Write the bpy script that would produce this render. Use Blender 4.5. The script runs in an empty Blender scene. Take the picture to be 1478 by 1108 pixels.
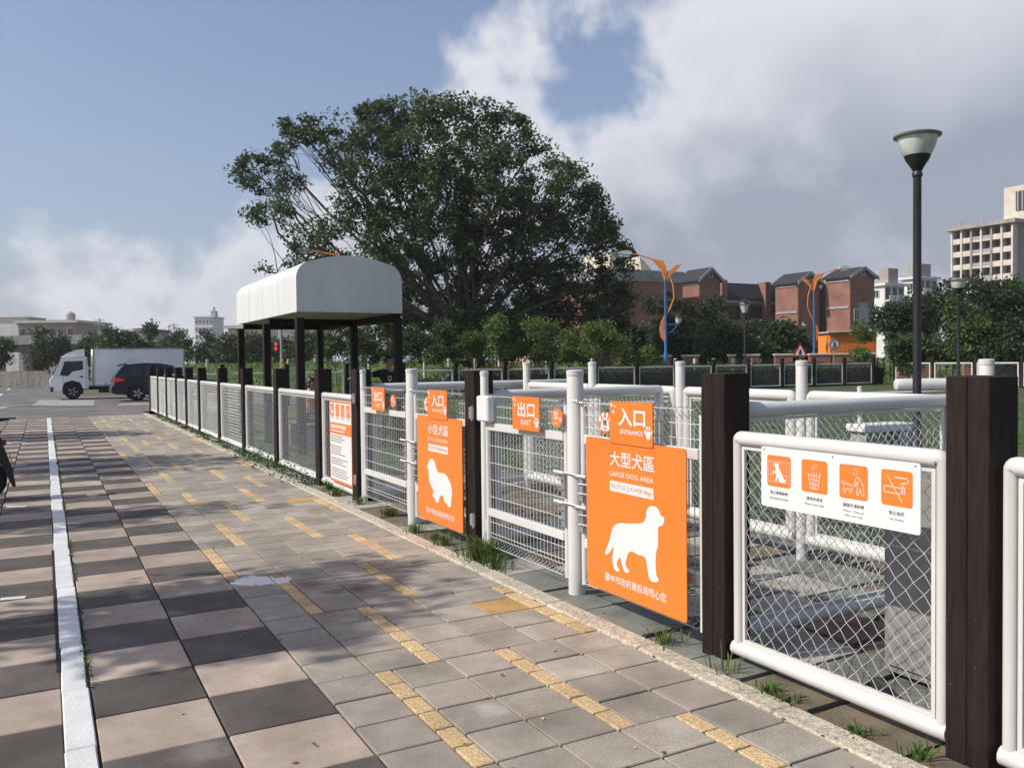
import bpy, bmesh, math, random
import numpy as np
from mathutils import Matrix, Vector, Euler
R = math.radians
rng = random.Random(7)
S = bpy.context.scene
COL = S.collection

# ------------------------------------------------------------------ camera
F_PX, W_PX, H_PX = 1240.0, 1478.0, 1108.0
YAW, PITCH, ROLL = R(28.567), R(-1.5475), -0.0112
CAM = np.array([-1.168, -4.845, 1.615])
cd = bpy.data.cameras.new('camera'); cam = bpy.data.objects.new('camera', cd); COL.objects.link(cam)
cd.sensor_width = 36.0; cd.sensor_fit = 'HORIZONTAL'; cd.lens = F_PX / W_PX * 36.0
cd.clip_start = 0.05; cd.clip_end = 6000
fw = Vector((math.sin(YAW) * math.cos(PITCH), math.cos(YAW) * math.cos(PITCH), math.sin(PITCH)))
rt = Vector((math.cos(YAW), -math.sin(YAW), 0.0)); up = rt.cross(fw)
rt2 = rt * math.cos(ROLL) + up * math.sin(ROLL)
up2 = up * math.cos(ROLL) - rt * math.sin(ROLL)
m = Matrix.Identity(4)
for i in range(3):
    m[i][0] = rt2[i]; m[i][1] = up2[i]; m[i][2] = -fw[i]; m[i][3] = CAM[i]
cam.matrix_world = m
S.camera = cam

def ray(px, py):
    a = (px - W_PX / 2) / F_PX; b = -(py - H_PX / 2) / F_PX
    return np.array(rt2) * a + np.array(up2) * b + np.array(fw)
def atz(px, py, z=0.0):
    r = ray(px, py); return CAM + r * (z - CAM[2]) / r[2]
def atx(px, py, X):
    r = ray(px, py); return CAM + r * (X - CAM[0]) / r[0]
def aty(px, py, Y):
    r = ray(px, py); return CAM + r * (Y - CAM[1]) / r[1]
FH = np.array([math.sin(YAW), math.cos(YAW), 0.0])
def at(px, py, D):
    r = ray(px, py); return CAM + r * D / (r @ FH)

# ------------------------------------------------------------------ sun and sky
SUN_EL, SUN_PHI = R(42), R(-78)          # phi from +Y towards +X
sd = Vector((math.sin(SUN_PHI) * math.cos(SUN_EL), math.cos(SUN_PHI) * math.cos(SUN_EL), math.sin(SUN_EL)))
sl = bpy.data.lights.new('sun', 'SUN'); sl.energy = 4.7; sl.angle = R(0.53); sl.color = (1.0, 0.93, 0.83)
sun = bpy.data.objects.new('sun', sl); COL.objects.link(sun)
sun.rotation_euler = sd.to_track_quat('Z', 'Y').to_euler(); sun.location = (0, 0, 50)

wd = bpy.data.worlds.new('World'); S.world = wd; wd.use_nodes = True
wt = wd.node_tree; wn = wt.nodes; wl = wt.links; wn.clear()
def N(t, **k):
    n = wn.new(t)
    for a, b in k.items(): setattr(n, a, b)
    return n
def wmath(op, a, b=None, c=None, clamp=False):
    n = wn.new('ShaderNodeMath'); n.operation = op; n.use_clamp = clamp
    for i, v in enumerate((a, b, c)):
        if v is None: continue
        if isinstance(v, (int, float)): n.inputs[i].default_value = v
        else: wl.new(v, n.inputs[i])
    return n.outputs[0]
sky = N('ShaderNodeTexSky', sky_type='NISHITA', sun_disc=False)
sky.sun_elevation = SUN_EL; sky.sun_rotation = SUN_PHI; sky.air_density = 1.0; sky.dust_density = 2.2; sky.ozone_density = 1.0
tc = N('ShaderNodeTexCoord')
sep = N('ShaderNodeSeparateXYZ'); wl.new(tc.outputs['Generated'], sep.inputs[0])
zc = wmath('MAXIMUM', sep.outputs[2], 0.0)
den = wmath('ADD', zc, 0.22)
cx_ = wmath('DIVIDE', sep.outputs[0], den); cy_ = wmath('DIVIDE', sep.outputs[1], den)
cmb = N('ShaderNodeCombineXYZ'); wl.new(cx_, cmb.inputs[0]); wl.new(cy_, cmb.inputs[1])
def noise(vec, scale, detail, rough, off=(0, 0, 0), dist=0.0):
    mp = N('ShaderNodeMapping'); wl.new(vec, mp.inputs[0]); mp.inputs['Location'].default_value = off
    n = N('ShaderNodeTexNoise'); wl.new(mp.outputs[0], n.inputs['Vector'])
    n.inputs['Scale'].default_value = scale; n.inputs['Detail'].default_value = detail; n.inputs['Roughness'].default_value = rough
    n.inputs['Distortion'].default_value = dist
    return n.outputs['Fac']
# a bank of cumulus: everything to the right of a great circle through two sky directions
r1 = Vector(ray(390, 250)).normalized(); r2 = Vector(ray(860, -10)).normalized()
nb = r2.cross(r1).normalized()
if nb.dot(Vector(ray(1300, 300))) < 0: nb = -nb
dotn = N('ShaderNodeVectorMath', operation='DOT_PRODUCT'); wl.new(tc.outputs['Generated'], dotn.inputs[0]); dotn.inputs[1].default_value = nb
puff = noise(tc.outputs['Generated'], 4.6, 10, 0.56, (3.1, 0.4, 1.2), 0.1)
big = noise(cmb.outputs[0], 0.9, 3, 0.5, (1.7, 2.2, 0))
side = wmath('MULTIPLY', dotn.outputs['Value'], 3.4)
side = wmath('MAXIMUM', wmath('MINIMUM', side, 0.8), -0.36)
f1 = wmath('MULTIPLY_ADD', puff, 2.1, -1.0)
f2 = wmath('MULTIPLY_ADD', big, 0.5, -0.25)
dens = wmath('ADD', wmath('ADD', side, f1), f2)
mask = wmath('MULTIPLY', dens, 3.6, clamp=True)
mask = wmath('MULTIPLY', mask, wmath('MULTIPLY', wmath('SUBTRACT', 3.0, wmath('MULTIPLY', mask, 2.0)), mask))
deep = wmath('MULTIPLY_ADD', dens, 1.8, -0.35, clamp=True)
soft = noise(tc.outputs['Generated'], 2.4, 6, 0.5, (9.3, 4.4, 2.0), 0.2)
low = wmath('MULTIPLY_ADD', zc, -5.5, 2.15)
low = wmath('ADD', low, wmath('MULTIPLY_ADD', soft, 2.4, -1.2), clamp=True)
deep2 = wmath('MULTIPLY', wmath('MULTIPLY', deep, wmath('MULTIPLY', side, 4.0, clamp=True)), low, clamp=True)
ccol = N('ShaderNodeMix', data_type='RGBA'); wl.new(deep2, ccol.inputs['Factor'])
ccol.inputs[6].default_value = (6.0, 6.0, 6.35, 1); ccol.inputs[7].default_value = (2.45, 2.75, 3.35, 1)
# thin veil towards the horizon
veil = wmath('SUBTRACT', 1.0, wmath('MULTIPLY', zc, 2.2, clamp=True))
veil = wmath('MULTIPLY_ADD', wmath('POWER', veil, 2.0), 0.5, 0.16)
vm = N('ShaderNodeMix', data_type='RGBA'); wl.new(veil, vm.inputs['Factor'])
tint = N('ShaderNodeMix', data_type='RGBA', blend_type='MULTIPLY'); tint.inputs['Factor'].default_value = 1.0
wl.new(sky.outputs[0], tint.inputs[6]); tint.inputs[7].default_value = (0.95, 0.97, 1.06, 1)
wl.new(tint.outputs[2], vm.inputs[6]); vm.inputs[7].default_value = (2.55, 3.0, 3.8, 1)
cm = N('ShaderNodeMix', data_type='RGBA'); wl.new(wmath('MULTIPLY', mask, 0.9), cm.inputs['Factor'])
wl.new(vm.outputs[2], cm.inputs[6]); wl.new(ccol.outputs[2], cm.inputs[7])
bg = N('ShaderNodeBackground'); bg.inputs['Strength'].default_value = 0.14; wl.new(cm.outputs[2], bg.inputs['Color'])
wo = N('ShaderNodeOutputWorld'); wl.new(bg.outputs[0], wo.inputs['Surface'])

S.view_settings.view_transform = 'Standard'; S.view_settings.look = 'None'
S.view_settings.exposure = 0.0; S.view_settings.gamma = 1.0
S.cycles.use_denoising = True
S.cycles.max_bounces = 6; S.cycles.transparent_max_bounces = 12

# ------------------------------------------------------------------ materials
MATS = {}
def mat(name, col, rough=0.6, var=0.12, scale=6.0, bump=0.0, bscale=60.0, metal=0.0, spec=0.4, island=0.0, obj=0.0, col2=None, stretch=None, stain=None, speck=0.0, sscale=170.0, chips=None):
    """procedural principled material: base colour broken up by two noises, optional per-piece tint"""
    if name in MATS: return MATS[name]
    M = bpy.data.materials.new(name); M.use_nodes = True; t = M.node_tree; n = t.nodes; l = t.links
    b = n['Principled BSDF']; b.inputs['Roughness'].default_value = rough; b.inputs['Metallic'].default_value = metal
    b.inputs['Specular IOR Level'].default_value = spec
    g = n.new('ShaderNodeNewGeometry')
    vec = g.outputs['Position']
    if stretch:
        mp = n.new('ShaderNodeMapping'); mp.inputs['Scale'].default_value = stretch; l.new(vec, mp.inputs[0]); vec = mp.outputs[0]
    no = n.new('ShaderNodeTexNoise'); no.inputs['Scale'].default_value = scale; no.inputs['Detail'].default_value = 6; no.inputs['Roughness'].default_value = 0.6
    l.new(vec, no.inputs['Vector'])
    c2 = col2 if col2 else tuple(c * (1 - 2.2 * var) for c in col)
    c1 = tuple(min(1, c * (1 + 1.4 * var)) for c in col)
    mr = n.new('ShaderNodeMapRange'); mr.inputs[1].default_value = 0.3; mr.inputs[2].default_value = 0.7; l.new(no.outputs['Fac'], mr.inputs[0])
    mx = n.new('ShaderNodeMix'); mx.data_type = 'RGBA'; l.new(mr.outputs[0], mx.inputs['Factor'])
    mx.inputs[6].default_value = (*c2, 1); mx.inputs[7].default_value = (*c1, 1)
    out = mx.outputs[2]
    if speck:
        n2 = n.new('ShaderNodeTexNoise'); n2.inputs['Scale'].default_value = sscale; n2.inputs['Detail'].default_value = 3; n2.inputs['Roughness'].default_value = .7; l.new(g.outputs['Position'], n2.inputs['Vector'])
        m3 = n.new('ShaderNodeMapRange'); m3.inputs[1].default_value = .32; m3.inputs[2].default_value = .68; m3.inputs[3].default_value = 1 - speck; m3.inputs[4].default_value = 1 + speck; l.new(n2.outputs['Fac'], m3.inputs[0])
        n4 = n.new('ShaderNodeTexNoise'); n4.inputs['Scale'].default_value = 1.1; n4.inputs['Detail'].default_value = 7; n4.inputs['Roughness'].default_value = .65; l.new(g.outputs['Position'], n4.inputs['Vector'])
        m5 = n.new('ShaderNodeMapRange'); m5.inputs[1].default_value = .36; m5.inputs[2].default_value = .64; m5.inputs[3].default_value = .84; m5.inputs[4].default_value = 1.1; l.new(n4.outputs['Fac'], m5.inputs[0])
        mm = n.new('ShaderNodeMath'); mm.operation = 'MULTIPLY'; l.new(m3.outputs[0], mm.inputs[0]); l.new(m5.outputs[0], mm.inputs[1])
        v3 = n.new('ShaderNodeVectorMath'); v3.operation = 'SCALE'; l.new(out, v3.inputs[0]); l.new(mm.outputs[0], v3.inputs['Scale']); out = v3.outputs[0]
    if island or obj:
        oi = n.new('ShaderNodeObjectInfo')
        ad = n.new('ShaderNodeMath'); ad.operation = 'ADD'; l.new(oi.outputs['Random'], ad.inputs[0])
        if island: l.new(g.outputs['Random Per Island'], ad.inputs[1])
        else: ad.inputs[1].default_value = 0.0
        fr = n.new('ShaderNodeMath'); fr.operation = 'FRACT'; l.new(ad.outputs[0], fr.inputs[0])
        k = max(island, obj)
        m2 = n.new('ShaderNodeMapRange'); m2.inputs[3].default_value = 1 - k; m2.inputs[4].default_value = 1 + k; l.new(fr.outputs[0], m2.inputs[0])
        vm_ = n.new('ShaderNodeVectorMath'); vm_.operation = 'SCALE'; l.new(out, vm_.inputs[0]); l.new(m2.outputs[0], vm_.inputs['Scale'])
        out = vm_.outputs[0]
    if chips:
        cn = n.new('ShaderNodeTexNoise'); cn.inputs['Scale'].default_value = chips[1]; cn.inputs['Detail'].default_value = 4; l.new(g.outputs['Position'], cn.inputs['Vector'])
        cr_ = n.new('ShaderNodeMapRange'); cr_.inputs[1].default_value = chips[2]; cr_.inputs[2].default_value = chips[2] + .03; l.new(cn.outputs['Fac'], cr_.inputs[0])
        cx2 = n.new('ShaderNodeMix'); cx2.data_type = 'RGBA'; l.new(cr_.outputs[0], cx2.inputs['Factor']); l.new(out, cx2.inputs[6]); cx2.inputs[7].default_value = (*chips[0], 1); out = cx2.outputs[2]
    if stain:
        for (sx, sy, rad, scol, amt) in stain:
            d = n.new('ShaderNodeVectorMath'); d.operation = 'DISTANCE'; l.new(g.outputs['Position'], d.inputs[0]); d.inputs[1].default_value = (sx, sy, 0)
            nn = n.new('ShaderNodeTexNoise'); nn.inputs['Scale'].default_value = 14; nn.inputs['Detail'].default_value = 5; l.new(g.outputs['Position'], nn.inputs['Vector'])
            q = n.new('ShaderNodeMath'); q.operation = 'MULTIPLY_ADD'; l.new(nn.outputs['Fac'], q.inputs[0]); q.inputs[1].default_value = rad * 1.3; l.new(d.outputs['Value'], q.inputs[2])
            mp2 = n.new('ShaderNodeMapRange'); mp2.inputs[1].default_value = rad * 1.62; mp2.inputs[2].default_value = rad * (1.5 if amt > .85 else 1.0)
            mp2.inputs[3].default_value = 0; mp2.inputs[4].default_value = amt; l.new(q.outputs[0], mp2.inputs[0])
            sm = n.new('ShaderNodeMix'); sm.data_type = 'RGBA'; l.new(mp2.outputs[0], sm.inputs['Factor']); l.new(out, sm.inputs[6]); sm.inputs[7].default_value = (*scol, 1)
            out = sm.outputs[2]
    l.new(out, b.inputs['Base Color'])
    if bump:
        bn = n.new('ShaderNodeTexNoise'); bn.inputs['Scale'].default_value = bscale; bn.inputs['Detail'].default_value = 4; l.new(vec, bn.inputs['Vector'])
        bu = n.new('ShaderNodeBump'); bu.inputs['Strength'].default_value = bump; bu.inputs['Distance'].default_value = 0.01
        l.new(bn.outputs['Fac'], bu.inputs['Height']); l.new(bu.outputs[0], b.inputs['Normal'])
    MATS[name] = M; return M
def leafmat(name, col, var=0.35, trans=0.35):
    if name in MATS: return MATS[name]
    M = bpy.data.materials.new(name); M.use_nodes = True; t = M.node_tree; n = t.nodes; l = t.links
    b = n['Principled BSDF']; o = n['Material Output']; b.inputs['Roughness'].default_value = 0.55; b.inputs['Specular IOR Level'].default_value = 0.3
    g = n.new('ShaderNodeNewGeometry'); oi = n.new('ShaderNodeObjectInfo')
    mr = n.new('ShaderNodeMapRange'); mr.inputs[3].default_value = 1 - var; mr.inputs[4].default_value = 1 + var; l.new(g.outputs['Random Per Island'], mr.inputs[0])
    hs = n.new('ShaderNodeHueSaturation'); hs.inputs['Color'].default_value = (*col, 1); l.new(mr.outputs[0], hs.inputs['Value'])
    h2 = n.new('ShaderNodeMapRange'); h2.inputs[3].default_value = 0.475; h2.inputs[4].default_value = 0.515; l.new(oi.outputs['Random'], h2.inputs[0]); l.new(h2.outputs[0], hs.inputs['Hue'])
    nz = n.new('ShaderNodeTexNoise'); nz.inputs['Scale'].default_value = .9; nz.inputs['Detail'].default_value = 3; l.new(g.outputs['Position'], nz.inputs['Vector'])
    nm = n.new('ShaderNodeMapRange'); nm.inputs[1].default_value = .3; nm.inputs[2].default_value = .7; nm.inputs[3].default_value = .62; nm.inputs[4].default_value = 1.4; l.new(nz.outputs['Fac'], nm.inputs[0])
    mv = n.new('ShaderNodeMath'); mv.operation = 'MULTIPLY'; l.new(mr.outputs[0], mv.inputs[0]); l.new(nm.outputs[0], mv.inputs[1]); l.new(mv.outputs[0], hs.inputs['Value'])
    l.new(hs.outputs[0], b.inputs['Base Color'])
    tr = n.new('ShaderNodeBsdfTranslucent'); l.new(hs.outputs[0], tr.inputs['Color'])
    ms = n.new('ShaderNodeMixShader'); ms.inputs[0].default_value = trans; l.new(b.outputs[0], ms.inputs[1]); l.new(tr.outputs[0], ms.inputs[2]); l.new(ms.outputs[0], o.inputs['Surface'])
    MATS[name] = M; return M
def glassmat(name, col=(0.02, 0.03, 0.035), rough=0.08):
    return mat(name, col, rough, 0.2, 1.5, spec=0.6)
def emit(name, col, st):
    if name in MATS: return MATS[name]
    M = bpy.data.materials.new(name); M.use_nodes = True; b = M.node_tree.nodes['Principled BSDF']
    b.inputs['Base Color'].default_value = (*col, 1); b.inputs['Emission Color'].default_value = (*col, 1); b.inputs['Emission Strength'].default_value = st
    MATS[name] = M; return M

WHITE = mat('white_paint', (0.585, 0.58, 0.555), 0.34, 0.04, 1.6, bump=0.02, bscale=22, chips=((.22, .15, .11), 42, .745))
WIRE = mat('white_wire', (0.60, 0.60, 0.58), 0.4, 0.06, 8)
GALV = mat('galvanised_wire', (0.62, 0.64, 0.64), 0.38, 0.12, 30, metal=0.35)
STEEL = mat('grey_steel', (0.42, 0.43, 0.44), 0.35, 0.1, 10, metal=0.6)
WOOD = mat('dark_stained_wood', (0.019, 0.0115, 0.010), 0.6, 0.22, 7, bump=0.25, bscale=14, stretch=(9, 9, 0.8), obj=0.12, spec=0.2, chips=((.22, .20, .18), 60, .745))
ORANGE = mat('orange_print', (0.76, 0.195, 0.030), 0.40, 0.045, 1.2)
PLATE = mat('white_plate', (0.68, 0.68, 0.68), 0.4, 0.03, 3)
BLACK = mat('black_print', (0.03, 0.03, 0.035), 0.5, 0.05)
GREYP = mat('grey_print', (0.18, 0.18, 0.19), 0.5, 0.05)
STN = [(0.50, 1.35, 0.16, (0.10, 0.035, 0.015), 0.6), (0.60, 1.07, 0.12, (0.11, 0.04, 0.018), 0.5), (0.77, 1.03, 0.13, (0.09, 0.03, 0.015), 0.6), (0.17, 1.68, 0.16, (0.72, 0.72, 0.72), 0.95), (0.31, 1.58, 0.12, (0.72, 0.72, 0.72), 0.95), (0.62, -1.32, .1, (.5, .48, .45), .5)]
WEAR = [(-.62, -1.1, .14, (.30, .27, .24), .35), (-.25, -2.2, .2, (.05, .045, .04), .45), (.9, -2.3, .16, (.10, .09, .08), .5), (.55, -.55, .2, (.12, .11, .10), .45), (1.25, -1.9, .12, (.45, .42, .38), .4), (-.8, .6, .18, (.06, .055, .05), .4), (.2, 3.2, .25, (.11, .10, .09), .5)]
PAVER = mat('grey_paver', (0.318, 0.285, 0.238), 0.85, 0.13, 3.0, bump=0.5, bscale=220, island=0.16, stain=STN + WEAR[2:5] + WEAR[6:], speck=.3)
BRICKY = mat('yellow_paver_brick', (0.54, 0.395, 0.215), 0.85, 0.2, 60, bump=0.5, bscale=180, island=0.13, stain=STN[3:5], speck=.3, sscale=110)
YTILE = mat('ochre_paver', (0.42, 0.27, 0.10), 0.85, 0.12, 5, bump=0.4, bscale=200)
PINK = mat('pink_paver', (0.355, 0.288, 0.235), 0.85, 0.13, 2.5, bump=0.3, bscale=240, island=0.13, speck=.2, stain=WEAR[:2] + WEAR[5:6])
DARKT = mat('dark_paver', (0.092, 0.078, 0.068), 0.85, 0.16, 2.5, bump=0.3, bscale=240, island=0.18, speck=.22, stain=WEAR[:1])
JOINT = mat('joint_sand', (0.05, 0.043, 0.032), 0.95, 0.3, 8, bump=0.5, bscale=120)
KERB = mat('cream_terrazzo', (0.52, 0.46, 0.36), 0.9, 0.22, 45, bump=0.8, bscale=160, speck=.3, sscale=120)
LINE = mat('white_road_paint', (0.60, 0.605, 0.60), 0.7, 0.07, 4, bump=0.3, bscale=60)
ASPH = mat('asphalt', (0.15, 0.14, 0.135), 0.9, 0.2, 0.5, bump=0.4, bscale=90, speck=.15, sscale=60, )
GRASS = mat('lawn_ground', (0.055, 0.085, 0.022), 0.95, 0.3, 1.2, bump=0.5, bscale=40)
FIELD = mat('field_grass', (0.085, 0.135, 0.03), 0.95, 0.3, 0.3, bump=0.6, bscale=8)
DIRT = mat('bare_earth', (0.12, 0.10, 0.07), 0.95, 0.3, 1.0, bump=0.4, bscale=30)
BLADE = leafmat('grass_blade', (0.085, 0.15, 0.03), 0.4, 0.3)
WEED = leafmat('weed_leaf', (0.06, 0.12, 0.025), 0.4, 0.3)
BARK = mat('bark', (0.085, 0.07, 0.058), 0.9, 0.3, 6, bump=0.6, bscale=20)
BARKL = mat('pale_bark', (0.25, 0.215, 0.18), 0.9, 0.25, 6, bump=0.5, bscale=25)
RED = mat('red_brick', (0.26, 0.125, 0.098), 0.9, 0.14, 0.6, bump=0.3, bscale=14)
BROOF = mat('dark_roof', (0.030, 0.030, 0.033), 0.7, 0.2, 1.5)
CREAM = mat('cream_render', (0.58, 0.53, 0.40), 0.85, 0.1, 0.6)
CONC = mat('concrete', (0.33, 0.33, 0.32), 0.9, 0.15, 0.5, bump=0.2, bscale=8)
TAN = mat('tan_tile', (0.30, 0.265, 0.235), 0.85, 0.1, 0.4)
TANL = mat('pale_trim', (0.56, 0.51, 0.44), 0.85, 0.08, 0.5)
OFFW = mat('off_white_render', (0.62, 0.62, 0.60), 0.8, 0.08, 0.5)
GLASS = glassmat('dark_glass')
BLUE = mat('blue_paint', (0.02, 0.14, 0.33), 0.4, 0.06, 4)
ORP = mat('orange_paint', (0.82, 0.25, 0.06), 0.45, 0.08, 4)
POLE = mat('black_pole_paint', (0.02, 0.02, 0.023), 0.4, 0.15, 12)
CANOPY = mat('white_sheet_metal', (0.62, 0.63, 0.62), 0.42, 0.06, 2.0, stretch=(.6, 5, .25), bump=.12, bscale=1.5)
TYRE = mat('tyre_rubber', (0.018, 0.018, 0.018), 0.85, 0.15, 20)
SKIN = mat('skin', (0.38, 0.22, 0.15), 0.55, 0.06, 12)
HAIR = mat('black_hair', (0.010, 0.009, 0.009), 0.5, 0.2, 40)

# ------------------------------------------------------------------ mesh helpers
class MB:
    def __init__(s): s.v = []; s.f = []; s.mi = []; s.cur = 0
    def add(s, vs, fs):
        o = len(s.v); s.v.extend([tuple(map(float, p)) for p in vs])
        for f in fs: s.f.append(tuple(i + o for i in f)); s.mi.append(s.cur)
        return s
    def box(s, c, d, ch=0.0, rz=0.0, M=None):
        x, y, z = d[0] / 2, d[1] / 2, d[2] / 2
        if ch <= 0:
            vs = [(-x, -y, -z), (x, -y, -z), (x, y, -z), (-x, y, -z), (-x, -y, z), (x, -y, z), (x, y, z), (-x, y, z)]
            fs = [(0, 3, 2, 1), (4, 5, 6, 7), (0, 1, 5, 4), (1, 2, 6, 5), (2, 3, 7, 6), (3, 0, 4, 7)]
        else:
            bm = bmesh.new(); bmesh.ops.create_cube(bm, size=1.0)
            for v in bm.verts: v.co = Vector((v.co.x * 2 * x, v.co.y * 2 * y, v.co.z * 2 * z))
            bmesh.ops.bevel(bm, geom=bm.edges[:], offset=ch, segments=1, affect='EDGES', profile=0.5)
            bm.verts.index_update(); vs = [v.co[:] for v in bm.verts]; fs = [[v.index for v in f.verts] for f in bm.faces]; bm.free()
        if rz:
            cz, sz = math.cos(rz), math.sin(rz); vs = [(a * cz - b * sz, a * sz + b * cz, e) for a, b, e in vs]
        if M is not None: vs = [tuple(M @ Vector(v)) for v in vs]
        return s.add([(a + c[0], b + c[1], e + c[2]) for a, b, e in vs], fs)
    def tube(s, pts, r, n=8, cap=True):
        pts = [Vector(p) for p in pts]; k = len(pts)
        rs = list(r) if isinstance(r, (list, tuple)) else [r] * k
        vs = []; ref = None
        for i, p in enumerate(pts):
            d = (pts[min(i + 1, k - 1)] - pts[max(i - 1, 0)])
            if d.length < 1e-9: d = Vector((0, 0, 1))
            d.normalize()
            if ref is None: ref = Vector((0, 0, 1)) if abs(d.z) < 0.9 else Vector((1, 0, 0))
            u = (ref - d * ref.dot(d))
            if u.length < 1e-6: u = d.orthogonal()
            u.normalize(); w = d.cross(u); ref = u
            for j in range(n):
                a = 2 * math.pi * (j + .5) / n; vs.append(p + (u * math.cos(a) + w * math.sin(a)) * rs[i])
        fs = []
        for i in range(k - 1):
            for j in range(n):
                j2 = (j + 1) % n; fs.append((i * n + j, i * n + j2, (i + 1) * n + j2, (i + 1) * n + j))
        if cap: fs.append(tuple(range(n))[::-1]); fs.append(tuple(range((k - 1) * n, k * n)))
        return s.add(vs, fs)
    def lathe(s, prof, c=(0, 0, 0), n=24, axis='z'):
        vs = []; k = len(prof)
        for (r, z) in prof:
            for j in range(n):
                a = 2 * math.pi * j / n; p = (r * math.cos(a), r * math.sin(a), z)
                if axis == 'y': p = (p[0], p[2], p[1])
                if axis == 'x': p = (p[2], p[0], p[1])
                vs.append((p[0] + c[0], p[1] + c[1], p[2] + c[2]))
        fs = []
        for i in range(k - 1):
            for j in range(n):
                j2 = (j + 1) % n; fs.append((i * n + j, i * n + j2, (i + 1) * n + j2, (i + 1) * n + j))
        fs.append(tuple(range(n))[::-1]); fs.append(tuple(range((k - 1) * n, k * n)))
        return s.add(vs, fs)
    def prism(s, poly, a, b, plane='xy'):
        """extrude 2-D polygon between two offsets along the third axis"""
        def P(u, v, w): return {'xy': (u, v, w), 'xz': (u, w, v), 'yz': (w, u, v)}[plane]
        n = len(poly); vs = [P(u, v, a) for u, v in poly] + [P(u, v, b) for u, v in poly]
        fs = [tuple(range(n))[::-1], tuple(range(n, 2 * n))] + [(i, (i + 1) % n, n + (i + 1) % n, n + i) for i in range(n)]
        return s.add(vs, fs)
    def build(s, name, material, parent=None, smooth=False, **props):
        me = bpy.data.meshes.new(name); me.from_pydata(s.v, [], s.f)
        ml = material if isinstance(material, (list, tuple)) else [material]
        for q in ml: me.materials.append(q)
        if len(ml) > 1: me.polygons.foreach_set('material_index', s.mi)
        bm = bmesh.new(); bm.from_mesh(me); bmesh.ops.recalc_face_normals(bm, faces=bm.faces[:]); bm.to_mesh(me); bm.free()
        if smooth:
            me.polygons.foreach_set('use_smooth', [True] * len(me.polygons))
            try: me.set_sharp_from_angle(angle=R(40))
            except Exception: pass
        o = bpy.data.objects.new(name, me); COL.objects.link(o)
        if parent is not None: o.parent = parent
        for k, v in props.items(): o[k] = v
        return o
def rrect(w, h, r, n=5, cx=0, cy=0):
    out = []
    for (sx, sy, a0) in ((1, 1, 0), (-1, 1, 90), (-1, -1, 180), (1, -1, 270)):
        for i in range(n + 1):
            a = R(a0 + 90 * i / n); out.append((cx + sx * (w / 2 - r) + r * math.cos(a), cy + sy * (h / 2 - r) + r * math.sin(a)))
    return out
def ell(w, h, n=20, cx=0, cy=0, a0=0): return [(cx + w / 2 * math.cos(2 * math.pi * i / n + a0), cy + h / 2 * math.sin(2 * math.pi * i / n + a0)) for i in range(n)]
ORD = ['first', 'second', 'third', 'fourth', 'fifth', 'sixth', 'seventh', 'eighth', 'ninth', 'tenth', 'eleventh', 'twelfth', 'thirteenth', 'fourteenth', 'fifteenth', 'sixteenth', 'seventeenth', 'eighteenth']
def tag(o, label, cat, group=None, kind=None):
    o['label'] = label; o['category'] = cat
    if group: o['group'] = group
    if kind: o['kind'] = kind
    return o
def root(name, label, cat, loc=(0, 0, 0), rz=0.0, group=None):
    o = bpy.data.objects.new(name, None); COL.objects.link(o); o.location = loc; o.rotation_euler = (0, 0, rz)
    return tag(o, label, cat, group)
def copy_tree(o, parent=None):
    c = o.copy(); COL.objects.link(c); c.parent = parent
    for ch in [x for x in bpy.data.objects if x.parent == o]: copy_tree(ch, c)
    return c
def struct(o): o['kind'] = 'structure'; return o
def bm_leaves(name, cen, nor_bias, size, material, parent=None, seed=1, aspect=0.55, **props):
    """many small leaf faces: cen (n,3) array"""
    r = np.random.RandomState(seed); n = len(cen)
    a = r.normal(size=(n, 3)); a[:, 2] += nor_bias; a /= np.linalg.norm(a, axis=1)[:, None]
    t = r.normal(size=(n, 3)); t -= a * (t * a).sum(1)[:, None]; t /= np.linalg.norm(t, axis=1)[:, None]
    b = np.cross(a, t); sz = size * r.uniform(0.6, 1.3, n)[:, None]
    v = np.empty((n, 4, 3)); v[:, 0] = cen - t * sz; v[:, 1] = cen - b * sz * aspect; v[:, 2] = cen + t * sz; v[:, 3] = cen + b * sz * aspect
    me = bpy.data.meshes.new(name); me.vertices.add(4 * n); me.vertices.foreach_set('co', v.reshape(-1).astype(np.float32))
    me.loops.add(4 * n); me.loops.foreach_set('vertex_index', np.arange(4 * n, dtype=np.int32))
    me.polygons.add(n); me.polygons.foreach_set('loop_start', np.arange(0, 4 * n, 4, dtype=np.int32))
    try: me.polygons.foreach_set('loop_total', np.full(n, 4, dtype=np.int32))
    except Exception: pass
    me.update(calc_edges=True); me.validate(); me.materials.append(material)
    o = bpy.data.objects.new(name, me); COL.objects.link(o)
    if parent is not None: o.parent = parent
    for k, q in props.items(): o[k] = q
    return o
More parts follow.
